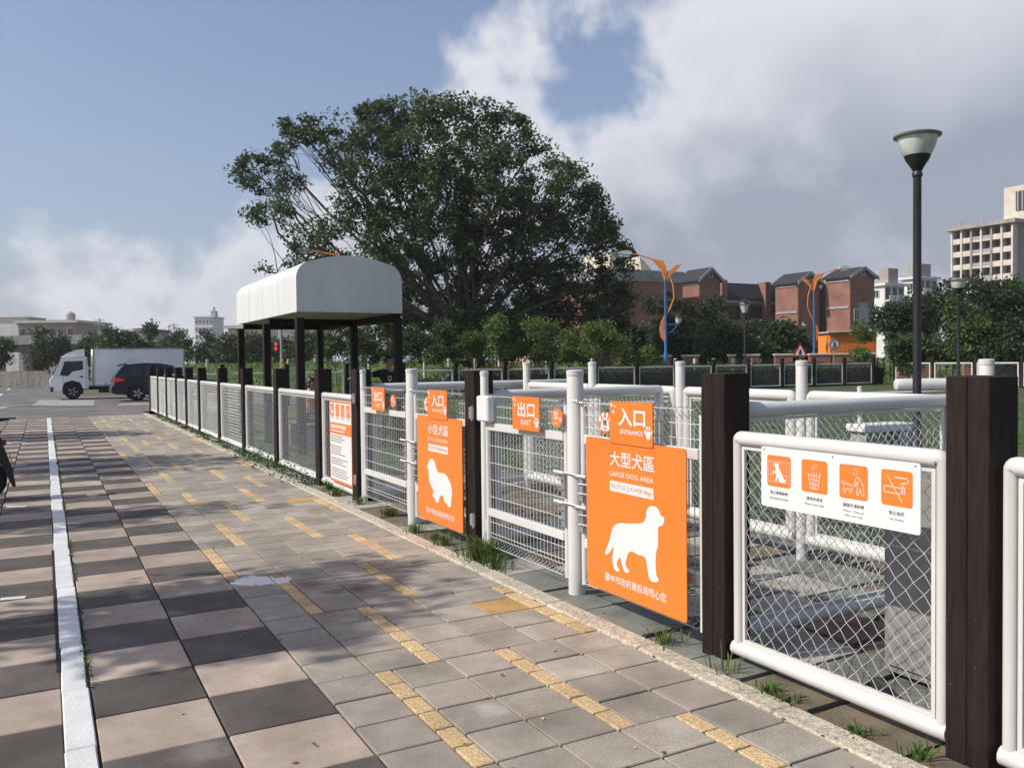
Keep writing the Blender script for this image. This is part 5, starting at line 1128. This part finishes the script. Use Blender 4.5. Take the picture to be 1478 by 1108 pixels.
r = np.random.RandomState(15); n = 34000; x = r.uniform(3, 75, n); y = 47 + 40 * r.uniform(0, 1, n) ** 1.5; x[:9000] = r.uniform(9.8, 75, 9000); y[:9000] = r.uniform(30.5, 47, 9000); z = np.array([field_z(a, b) for a, b in zip(x, y)]); c = np.stack([x, y, z + r.uniform(0, .35, n)], 1)
o = bm_leaves('field_weeds', c, -.0, .22, leafmat('field_blade', (.11, .18, .035), .35, .3), None, 15, .18); tag(o, 'tall bright green grass of the open field beyond the road', 'grass', kind='stuff')

# ------------------------------------------------------------------ small street furniture in the distance
CP = mat('cream_post', (.55, .50, .40), .8, .15, 6)
for px in (533, 613, 648, 686, 721, 756, 789, 822, 855, 975, 1003, 1030, 1058, 1084, 299, 416):
    D = 52 if px > 500 else 62; B = at(px, 518.5 if px > 500 else 519, D); mb = MB(); mb.box((0, 0, .5), (.17, .17, 1.2), .02); o = mb.build('concrete_stake', CP); o.location = (B[0], B[1], B[2] - 1.05)
    tag(o, 'short cream concrete stake standing in the grass beyond the far fence', 'stake', 'concrete stakes beyond the far fence')
def disc_sign(px, py, D, rad, face, label, mark=None, py_base=534):
    P = at(px, py, D); g = root('road_sign', label, 'road sign', (P[0], P[1], 0), -YAW); z = P[2]
    mb = MB(); mb.tube([(0, .03, 0), (0, .03, z + rad * .6)], .03, 8); mb.build('pole', STEEL, g)
    mb = MB(); mb.lathe([(rad, -.015), (rad, .0)], (0, 0, z), 24, 'y'); mb.build('face', face, g)
    if mark: mark(g, z, rad)
def mk_nopark(g, z, rad):
    mb = MB()
    for a in range(0, 360, 15): mb.tube([(rad * .9 * math.cos(R(a)), -.02, z + rad * .9 * math.sin(R(a))), (rad * .9 * math.cos(R(a + 15)), -.02, z + rad * .9 * math.sin(R(a + 15)))], rad * .1, 5)
    mb.tube([(-rad * .65, -.02, z + rad * .65), (rad * .65, -.02, z - rad * .65)], rad * .09, 5); mb.tube([(rad * .65, -.02, z + rad * .65), (-rad * .65, -.02, z - rad * .65)], rad * .09, 5); mb.build('red_ring', mat('sign_red', (.5, .02, .03), .4), g, kind='stuff')
disc_sign(783, 508, 54, .34, mat('sign_blue', (.03, .05, .22), .4), 'round blue no-stopping sign with red ring among the young trees', mk_nopark)
disc_sign(898, 503, 53, .34, mat('sign_grey_back', (.26, .28, .28), .5), 'grey back of a round road sign by the brick wall')
def mk_walk(g, z, rad):
    mb = MB()
    for a in range(0, 360, 18): mb.tube([(rad * .88 * math.cos(R(a)), -.02, z + rad * .88 * math.sin(R(a))), (rad * .88 * math.cos(R(a + 18)), -.02, z + rad * .88 * math.sin(R(a + 18)))], rad * .08, 5)
    mb.tube([(0, -.02, z + rad * .5), (0, -.02, z - .05)], rad * .16, 6); mb.tube([(0, -.02, z), (-.12, -.02, z - rad * .6)], rad * .1, 5); mb.tube([(0, -.02, z), (.12, -.02, z - rad * .6)], rad * .1, 5); mb.build('figure_mark', BLACK, g, kind='stuff')
disc_sign(1204, 497, 54, .34, PLATE, 'round white sign with a dark figure in front of the orange container', mk_walk)
P = at(1155, 505, 54); g = root('warning_sign', 'white triangular warning sign with red border in front of the brick wall', 'road sign', (P[0], P[1], 0), -YAW)
mb = MB(); mb.tube([(0, .03, 0), (0, .03, P[2])], .03, 8); mb.build('pole', STEEL, g)
mb = MB(); mb.prism([(-.5, P[2] - .42), (.5, P[2] - .42), (0, P[2] + .45)], -.01, .01, 'xz'); mb.build('face', mat('sign_red', (.5, .02, .03), .4), g)
mb = MB(); mb.prism([(-.34, P[2] - .33), (.34, P[2] - .33), (0, P[2] + .27)], -.018, -.011, 'xz'); mb.build('white_field', PLATE, g)
mb = MB(); mb.prism([(-.12, P[2] - .28), (.1, P[2] - .28), (.06, P[2] + .02), (-.04, P[2] + .06)], -.024, -.019, 'xz'); mb.build('figure_mark', BLACK, g)
P = at(1316, 498, 52); g = root('parking_sign', 'small square blue sign with white marks beside the tall park lamp', 'road sign', (P[0], P[1], 0), -YAW)
mb = MB(); mb.tube([(0, .03, 0), (0, .03, P[2] + .2)], .03, 8); mb.build('pole', STEEL, g)
mb = MB(); mb.box((0, 0, P[2]), (.62, .02, 1.1), .005); mb.build('face', BLUE, g)
mb = MB(); mb.box((0, -.015, P[2] + .25), (.3, .008, .3)); mb.box((0, -.015, P[2] - .22), (.3, .008, .22)); mb.build('white_mark', PLATE, g, kind='stuff')
# traffic light and street-name sign seen through the shelter
P = at(406, 500, 60); g = root('traffic_light', 'traffic light showing red figures on a grey pole seen through the shelter', 'traffic light', (P[0], P[1], 0), -YAW)
z = P[2]; mb = MB(); mb.tube([(0, 0, 0), (0, 0, at(406, 462, 60)[2])], .10, 10); mb.build('pole', STEEL, g, True)
for k in range(5):
    mb = MB(); mb.prism([(-.13, .3 + k * .32), (.13, .5 + k * .32), (.13, .66 + k * .32), (-.13, .46 + k * .32)], -.112, -.10, 'xz'); mb.build('hazard_stripe', mat('hazard_yellow', (.7, .5, .03), .5), g)
mb = MB(); mb.box((-.34, 0, z), (.36, .22, .74), .02); hsg = mb.build('housing', BLACK, g)
for dz in (.16, -.15):
    mb = MB(); mb.box((-.34, -.12, z + dz), (.17, .03, .2), .015); mb.build('red_light', emit('signal_red', (.9, .03, .06), .9), hsg)
mb = MB(); mb.box((-.15, -.02, at(403, 475, 60)[2]), (.28, .03, 1.5), .01); nm = mb.build('name_sign', mat('sign_green', (.05, .28, .22), .4), g)
mb = MB(); mb.box((-.15, -.04, at(403, 475, 60)[2]), (.08, .008, 1.2)); mb.build('sign_stripe', PLATE, nm)

# low brick boundary wall: piers, caps and panels along the school
wl_ = root('brick_wall', 'low red brick boundary wall with pale caps in front of the school', 'wall', (0, 0, 0))
cols_ = [(860, 885), (887, 897), (925, 935), (938, 946), (955, 968), (985, 1008), (1052, 1060), (1075, 1095), (1118, 1143), (1168, 1198), (1200, 1262), (1296, 1352), (1390, 1440), (1445, 1500)]
for (a, b) in cols_:
    A = at(a, 520, 56); B = at(b, 520, 56); d = B - A; L = float(np.hypot(d[0], d[1])); mid = (A + B) / 2; an = math.atan2(d[1], d[0])
    mb = MB(); mb.box((0, 0, .85), (L, .3, 1.8)); o = mb.build('wall_section', RED, wl_); o.location = (mid[0], mid[1], 0); o.rotation_euler = (0, 0, an)
    mb = MB(); mb.box((0, 0, 1.81), (L + .14, .40, .12), .02); o2 = mb.build('cap', TANL, wl_); o2.location = (mid[0], mid[1], 0); o2.rotation_euler = (0, 0, an)
fe = root('iron_railing', 'thin dark iron railing between the brick wall sections', 'railing', (0, 0, 0))
for px in range(862, 1480, 9):
    A = at(px, 520, 56.3); mb = MB(); mb.box((0, 0, .8), (.05, .05, 1.6)); o = mb.build('bar', POLE, fe); o.location = (A[0], A[1], 0)
# orange container office
P = at(1197, 515, 66); Q = at(1265, 515, 66); d = Q - P; L = float(np.hypot(d[0], d[1])); zt = at(1230, 480, 66)[2]
g = root('site_container', 'bright orange corrugated site container with a pale sloping roof', 'container', (P[0], P[1], 0), math.atan2(d[1], d[0]))
mb = MB(); mb.box((L / 2, 1.2, zt / 2), (L, 2.4, zt)); mb.build('body', mat('container_orange', (.78, .25, .045), .6, .05, 2), g)
for k in range(22):
    mb = MB(); mb.box((.1 + k * (L - .2) / 21, -.02, zt / 2), (.07, .05, zt - .1)); mb.build('rib', mat('container_orange', (.78, .25, .045), .6, .05, 2), g)
mb = MB(); mb.prism([(-.2, zt + .0), (L + .2, zt + .12), (L + .2, zt + .3), (-.2, zt + .10)], -.3, 2.7, 'xz'); mb.build('roof', TANL, g)

# ------------------------------------------------------------------ buildings
def corner_box(pxL, pxC, pxR, ytop, D, depth_min=4):
    C_ = at(pxC, 520, D); X, Y = C_[0], C_[1]
    yl = atx(pxL, 520, X)[1] if pxL < pxC else Y + depth_min
    xr = aty(pxR, 520, Y)[0] if pxR > pxC else X + depth_min
    return X, Y, xr - X, max(depth_min, yl - Y), at(pxC, ytop, D)[2]
def win_unit(parent, face, X, Y, u, z, w, h, fm=TANL, gm=GLASS, sub=True):
    """window on the -Y face (face='y') or the -X face ('x'); u along the wall"""
    t = .10; fr = MB()
    def bx(mb, du, dz, w_, h_, o0, o1):
        if face == 'y': mb.box((X + u + du, Y - (o0 + o1) / 2, z + dz), (w_, o1 - o0, h_))
        else: mb.box((X - (o0 + o1) / 2, Y + u + du, z + dz), (o1 - o0, w_, h_))
    for du, dz, w_, h_ in ((-w / 2 + t / 2, 0, t, h), (w / 2 - t / 2, 0, t, h), (0, h / 2 - t / 2, w - 2 * t, t), (0, -h / 2 + t / 2, w - 2 * t, t), (0, 0, t * .7, h - 2 * t)): bx(fr, du, dz, w_, h_, .005, .16)
    f = fr.build('window', fm, parent); pn = MB(); bx(pn, 0, 0, w - 2 * t, h - 2 * t, .008, .05); pn.build('pane', gm, f)
def gable_tower(pxL, pxC, pxR, ye, yr, D, label, panel=False):
    X, Y, w, l, zt = corner_box(pxL, pxC, pxR, ye, D); g = root('brick_tower', label, 'building', (0, 0, 0)); zr = at(pxC, yr, D)[2] + .2
    mb = MB(); mb.box((X + w / 2, Y + l / 2, zt / 2), (w, l, zt)); mb.build('wall', RED, g)
    mb = MB(); mb.prism([(X, zt), (X + w, zt), (X + w / 2, zr - .3)], Y + .02, Y + l - .02, 'xz'); mb.build('gable', RED, g)
    o = .4; th = .25; sl = (zr - zt) / (w / 2)
    for s in (-1, 1):
        xm = X + w / 2; xe = xm + s * (w / 2 + o); mb = MB(); mb.prism([(xm, zr), (xe, zr - sl * (w / 2 + o)), (xe, zr - sl * (w / 2 + o) - th), (xm, zr - th)], Y - o, Y + l + o, 'xz'); mb.build('roof_slope', BROOF, g)
    for s in (-1, 1):
        xm = X + w / 2; xe = xm + s * (w / 2 + o); mb = MB(); mb.prism([(xm, zr + .03), (xe, zr + .03 - sl * (w / 2 + o)), (xe, zr - .4 - sl * (w / 2 + o)), (xm, zr - .4)], Y - o - .08, Y - o - .005, 'xz'); mb.build('verge_board', CONC, g)
    for k, z in enumerate((zt - .7, zt - 4.2, zt - 7.7)):
        if z > 1.5: mb = MB(); mb.box((X - .06, Y + l / 2, z), (.12, l - .3, .3)); mb.build('string_course', CONC, g)
    win_unit(g, 'y', X, Y, w / 2, zt + (zr - zt) * .3, .8, .9)
    if panel:
        for z in (zt - 5.2, zt - 9.4):
            mb = MB(); mb.box((X + w * .52, Y - .08, z), (w * .36, .16, 3.2)); mb.build('stair_panel', CONC, g)
            for u in (w * .24, w * .8): win_unit(g, 'y', X, Y, u, z, 1.0, 1.6)
    return g
gable_tower(988, 1010, 1040, 400, 387, 112, 'brick stair tower with gabled dark roof beside the gym block')
gable_tower(1131, 1152, 1183, 404, 393, 114, 'middle brick stair tower with gabled dark roof on the school')
gable_tower(1205, 1227, 1262, 396, 386, 112, 'right-hand brick stair tower with grey stair panels on the school', True)
def school_wing(pxA, pxB, yroof, D, label, n):
    A = at(pxA, 520, D); X0 = A[0]; Y0 = A[1]; X1 = aty(pxB, 520, Y0)[0]; w = X1 - X0; zt = at(pxA, yroof, D)[2]; ze = zt - 2.2; g = root('school_wing', label, 'building', (0, 0, 0))
    mb = MB(); mb.box((X0 + w / 2, Y0 + 5, ze / 2), (w, 10, ze)); mb.build('wall', RED, g)
    mb = MB(); mb.prism([(Y0 - .6, ze), (Y0 + .5, zt), (Y0 + 10, zt), (Y0 + 10, ze)], X0 + .05, X1 - .05, 'yz'); mb.build('mansard_roof', BROOF, g)
    k = max(2, int(w / 3.4))
    for fl in range(4):
        z = ze - 1.9 - 3.4 * fl
        if z < 1: break
        mb = MB(); mb.box((X0 + w / 2, Y0 - .12, z + 1.45), (w - .2, .24, .35)); mb.build('floor_band', CONC, g)
        for i in range(k): win_unit(g, 'y', X0, Y0, (i + .5) * w / k, z, w / k * .74, 1.9, BROOF)
    for i in range(0, k + 1, 2):
        mb = MB(); mb.box((X0 + i * w / max(1, k), Y0 - .1, zt / 2 + .1), (1.0, 1.6, zt + .2)); mb.build('buttress', RED, g)
school_wing(1040, 1132, 407, 118, 'brick school wing with dark mansard roof and rows of windows', 8); school_wing(1183, 1206, 412, 118, 'short brick school wing between the two right-hand towers', 4)
X, Y, w, l, zt = corner_box(872, 873, 986, 387, 104); g = root('gym_block', 'plain brick gym block with a wide grey concrete parapet', 'building', (0, 0, 0))
zp = at(930, 403, 104)[2]; mb = MB(); mb.box((X + w / 2, Y + 9, zp / 2), (w, 18, zp)); mb.build('wall', mat('plain_brick', (.27, .125, .095), .9, .08, .3), g)
mb = MB(); mb.box((X + w / 2, Y + 9, (zt + zp) / 2), (w + .3, 18.3, zt - zp)); mb.build('parapet', CONC, g)
for (a, b, t) in ((880, 908, 362), (925, 946, 370)):
    A = at(a, 390, 112); B = at(b, 390, 112); T_ = at((a + b) / 2 - 4, t, 112); mb = MB(); mb.prism([(A[0], zt - .1), (B[0], zt - .1), (B[0], zt + .8), ((A[0] + B[0]) / 2 - 1, T_[2]), (A[0], zt + .8)], A[1], A[1] + 6, 'xz'); mb.build('roof_gable', CREAM, g)
A = at(901, 390, 118); B = at(928, 390, 118); mb = MB(); mb.prism([(A[0], zt), (B[0], zt), (B[0], zt + 2.2), ((A[0] + B[0]) / 2, zt + 3.7), (A[0], zt + 2.2)], A[1], A[1] + 5, 'xz'); mb.build('brick_gable', RED, g)
mb = MB(); mb.prism([(A[0] - .6, zt + 2.0), ((A[0] + B[0]) / 2, zt + 3.9), (B[0] + .6, zt + 2.0), (B[0] + .6, zt + 2.4), ((A[0] + B[0]) / 2, zt + 4.3), (A[0] - .6, zt + 2.4)], A[1] - .5, A[1] + 5.4, 'xz'); mb.build('gable_roof', BROOF, g)
# pink house seen under the big tree
for (a, b, t, nm) in ((765, 812, 486, 'pink rendered house with barred windows glimpsed under the big tree'), (838, 872, 497, 'small pinkish building behind the bright young trees')):
    A = at(a, 520, 88); B = aty(b, 520, A[1]); zt = at(a, t, 88)[2]; g = root('pink_house', nm, 'building', (0, 0, 0)); w = B[0] - A[0]
    mb = MB(); mb.box((A[0] + w / 2, A[1] + 3, zt / 2), (w, 6, zt)); mb.build('wall', mat('pink_render', (.50, .30, .24), .85, .1, .5), g)
    mb = MB(); mb.box((A[0] + w / 2, A[1] + 2.9, zt + .15), (w + .5, 6.6, .3)); mb.build('roof', CONC, g)
    for i in range(3): win_unit(g, 'y', A[0], A[1], (i + .5) * w / 3, 1.9, .9, 1.4, OFFW)
# white modern flats
def flats(pxL, pxC, pxR, yt, D, floors, label, body, trim, cols, cap=True):
    X, Y, w, l, zt = corner_box(pxL, pxC, pxR, yt, D); g = root('flats', label, 'building', (0, 0, 0)); fh = 3.2
    mb = MB(); mb.box((X + w / 2, Y + l / 2, zt / 2), (w, l, zt)); mb.build('wall', body, g)
    for fl in range(floors):
        z = zt - fh * (fl + 1) + .1
        if z < 4: break
        for i in range(cols):
            u = (i + .5) * w / cols; cw = w / cols; bal = MB(); bal.box((X + u, Y - .55, z), (cw * .92, 1.1, .25)); bal.box((X + u, Y - 1.05, z + .6), (cw * .92, .1, .9)); bo = bal.build('balcony', trim, g)
            mb = MB(); mb.box((X + u, Y - .03, z + 1.6), (cw * .7, .06, 2.3)); mb.build('glazing', GLASS, bo)
        m_ = max(1, int(l / 5))
        for i in range(m_): win_unit(g, 'x', X, Y, (i + .5) * l / m_, z + 1.5, 1.5, 1.6, trim)
    if cap: mb = MB(); mb.box((X + w / 2, Y + l / 2, zt + .25), (w + 1.2, l + 1.2, .5)); mb.build('roof_slab', trim, g)
    return X, Y, w, l, zt, g
X, Y, w, l, zt, g = flats(1262, 1277, 1305, 412, 175, 7, 'white modern flats with stepped balconies left of the park lamp', OFFW, OFFW, 3)
mb = MB(); mb.box((X + w * .6, Y + l / 2, zt + 2), (w * .5, l * .6, 3.4)); mb.build('roof_house', TAN, g)
X, Y, w, l, zt, g = flats(1308, 1326, 1352, 402, 182, 7, 'white modern flats with a dark roof house right of the park lamp', OFFW, OFFW, 3)
mb = MB(); mb.box((X + w * .5, Y + l / 2, zt + 1.8), (w * .7, l * .6, 3.0)); mb.build('roof_house', TAN, g)
# tall tan apartment tower
def apartment():
    D = 205; C_ = at(1466, 520, D); X, Y = C_[0], C_[1]; l = atx(1379, 520, X)[1] - Y; zt = at(1466, 322, D)[2]; w = 26
    g = root('apartment_tower', 'tall tan apartment block with gridded pale balconies and a raised roof block', 'building', (0, 0, 0)); cols = 6; fh = 3.25
    mb = MB(); mb.box((X + w / 2, Y + l / 2, zt / 2), (w, l, zt)); mb.build('wall', TAN, g)
    cw = l / cols
    for fl in range(9):
        z = zt - fh * (fl + 1)
        for i in range(cols):
            u = Y + (i + .5) * cw; wide = i in (2, 3)
            q = MB(); q.box((X - .06, u + (0 if wide else .12 * cw), z + 1.7), (.12, cw * (.84 if wide else .48), 2.3)); q = q.build('recess_glazing', GLASS, g)
            mb = MB(); mb.box((X - .75, u, z + .05), (1.5, cw - .5, .4)); bo = mb.build('balcony', TANL, q)
            mb = MB(); mb.box((X - 1.44, u, z + .72), (.1, cw - .56, .9)); mb.build('parapet', TANL if not wide else STEEL, q)
    for i in range(cols + 1):
        mb = MB(); mb.box((X - .85, Y + i * cw, zt / 2), (1.7, .46, zt - .2)); mb.build('fin', TANL if i not in (2, 4) else TAN, g)
    mb = MB(); mb.box((X + w / 2 - 1, Y + l / 2, zt + .45), (w + 3, l + 2.4, .9)); mb.build('roof_slab', TAN, g)
    Z2 = at(1455, 266, D)[2]; y1 = atx(1449, 300, X + 2)[1]; h = Z2 - zt - .95
    mb = MB(); mb.box((X + 12, y1 - 8, zt + .92 + h / 2), (20, 16, h)); rb = mb.build('roof_block', TANL, g)
    mb = MB(); mb.box((X + 1.9, y1 - 8, zt + 1 + h * .55), (.2, 10, h * .55)); mb.build('louvre_field', BLACK, rb)
    for k in range(9): mb = MB(); mb.box((X + 1.7, y1 - 12.4 + k * 1.1, zt + 1 + h * .55), (.2, .3, h * .55)); mb.build('louvre_fin', CONC, rb)
    for k in range(4): mb = MB(); mb.box((X + 3, y1 + 6 + 3 * k, zt + 1.8), (.3, .3, 1.8)); mb.build('roof_post', STEEL, g)
apartment()
# far-left buildings, viaduct, tower
def simple_block(pxa, pxb, yt, D, label, body, rows, cols, roof=None, name='office_block'):
    A = at(pxa, 520, D); B = at(pxb, 520, D); d = B - A; L = float(np.hypot(d[0], d[1])); zt = at((pxa + pxb) / 2, yt, D)[2]; g = root(name, label, 'building', (A[0], A[1], 0), math.atan2(d[1], d[0]))
    mb = MB(); mb.box((L / 2, 8, zt / 2), (L, 16, zt)); mb.build('wall', body, g)
    mb = MB(); mb.box((L / 2, 8, zt + .3), (L + 1.2, 17, .6)); mb.build('roof', roof or body, g)
    for r_ in range(rows):
        for c_ in range(cols): win_unit(g, 'y', 0, 0, (c_ + .5) * L / cols, zt - 2.2 - r_ * 3.6, L / cols * .62, 1.9, body)
    return g, L, zt
g, L, zt = simple_block(27, 110, 466, 190, 'long low pale building with a flat roof above the viaduct', mat('mauve_render', (.33, .27, .26), .85, .1), 2, 6, TANL)
mb = MB(); mb.box((-3.0, 8, zt / 2), (6, 16, zt - .2)); mb.build('white_end', OFFW, g)
mb = MB(); mb.lathe([(1.0, zt + .5), (1.0, zt + 2.2), (.3, zt + 2.8)], (L * .68, 6, 0), 12); mb.build('water_tank', CONC, g)
g, L, zt = simple_block(-40, 24, 476, 210, 'brown stepped building at the far end of the viaduct', TAN, 2, 5)
mb = MB(); mb.box((L * .82, 6, zt + 1.5), (8, 8, 3.4)); mb.build('roof_house', TAN, g)
g, L, zt = simple_block(282, 308, 458, 420, 'distant white office tower with a roof mast', OFFW, 5, 5)
mb = MB(); mb.box((L * .9, 5, zt + 1.6), (2.4, 3, 3.4)); mb.box((L * .9, 5, zt + 4.2), (.8, .8, 2.2)); mb.build('mast', CONC, g)
simple_block(330, 372, 474, 170, 'distant cream building with a curved roof behind the shelter', CREAM, 1, 5); simple_block(378, 400, 476, 175, 'distant white house behind the traffic light', OFFW, 1, 3); simple_block(428, 455, 473, 170, 'distant beige house seen under the canopy', CREAM, 1, 3)
simple_block(178, 192, 478, 230, 'tiny far white house above the tree row', OFFW, 1, 2); simple_block(196, 212, 477, 240, 'tiny far grey roofed house above the tree row', CONC, 1, 2, BROOF)
A = at(-60, 500, 150); B = at(160, 500, 150); d = B - A; L = float(np.hypot(d[0], d[1])); v = root('viaduct', 'long grey concrete viaduct deck on piers across the far left', 'bridge', (A[0], A[1], 0), math.atan2(d[1], d[0]))
zt = at(40, 484, 150)[2]; zb = at(40, 497, 150)[2]; mb = MB(); mb.box((L / 2, 5, (zt + zb) / 2), (L, 10, zt - zb)); mb.build('deck', CONC, v)
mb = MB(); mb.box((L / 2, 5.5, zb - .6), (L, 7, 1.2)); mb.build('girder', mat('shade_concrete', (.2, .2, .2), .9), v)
for k in range(4): mb = MB(); mb.box((L * (.12 + .25 * k), 5.5, zb / 2 - .6), (1.8, 3, zb - 1.2)); mb.build('pier', CONC, v)
gs = MB(); gs.add([tuple(atz(a_, b_, .02)) for a_, b_ in ((-40, 545.5), (40, 543), (86, 540), (128, 543), (92, 547), (40, 548.5), (-40, 552))], [tuple(range(7))]); struct(gs.build('grass_strip', FIELD))
# grey board fence at the left of the side road
A = at(-30, 541, 70); B = at(84, 540, 62); d = B - A; L = float(np.hypot(d[0], d[1])); bf = root('board_fence', 'weathered grey board fence along the grass at the side road', 'fence', (A[0], A[1], 0), math.atan2(d[1], d[0]))
n = 44
for k in range(n):
    mb = MB(); mb.box(((k + .5) * L / n, 0, .62), (L / n - .02, .04, 1.25 + rng.uniform(-.04, .04))); mb.build('board', mat('grey_board', (.15, .147, .13), .9, .2, 3, obj=.15), bf)
mb = MB(); mb.box((L / 2, .06, 1.05), (L, .05, .08)); mb.build('fence_rail', mat('grey_board', (.15, .147, .13), .9, .2, 3, obj=.15), bf)
for px, yt, D in ((128, 466, 200), (145, 459, 190), (252, 466, 230)):
    P = at(px, 520, D); h = at(px, yt, D)[2]; g = root('utility_pole', 'thin utility pole with cross-arms above the distant tree row', 'utility pole', (P[0], P[1], 0), -YAW, 'utility poles above the tree row')
    mb = MB(); mb.lathe([(.2, 0), (.13, h)], n=10); mb.build('pole', CONC, g, True)
    for dz in (.5, 1.6): mb = MB(); mb.box((0, -.15, h - dz), (2.6, .14, .16)); mb.build('cross_arm', STEEL, g)
    mb = MB(); mb.lathe([(.3, h - 3.2), (.3, h - 2.2)], (.4, 0, 0), 10); mb.build('transformer', STEEL, g)

# ------------------------------------------------------------------ summer haze
mb = MB(); mb.box((150, 480, 44.5), (2300, 1900, 92.0)); hz = mb.build('haze', []); hz['kind'] = 'stuff'; tag(hz, 'pale summer haze hanging over the whole place', 'haze', kind='stuff')
HM = bpy.data.materials.new('haze_air'); HM.use_nodes = True; ht = HM.node_tree; ht.nodes.clear()
ho = ht.nodes.new('ShaderNodeOutputMaterial'); hv = ht.nodes.new('ShaderNodeVolumePrincipled'); hv.inputs['Color'].default_value = (.93, .95, 1.0, 1); hv.inputs['Density'].default_value = .00032; hv.inputs['Anisotropy'].default_value = .2
ht.links.new(hv.outputs[0], ho.inputs['Volume']); hz.data.materials.append(HM)
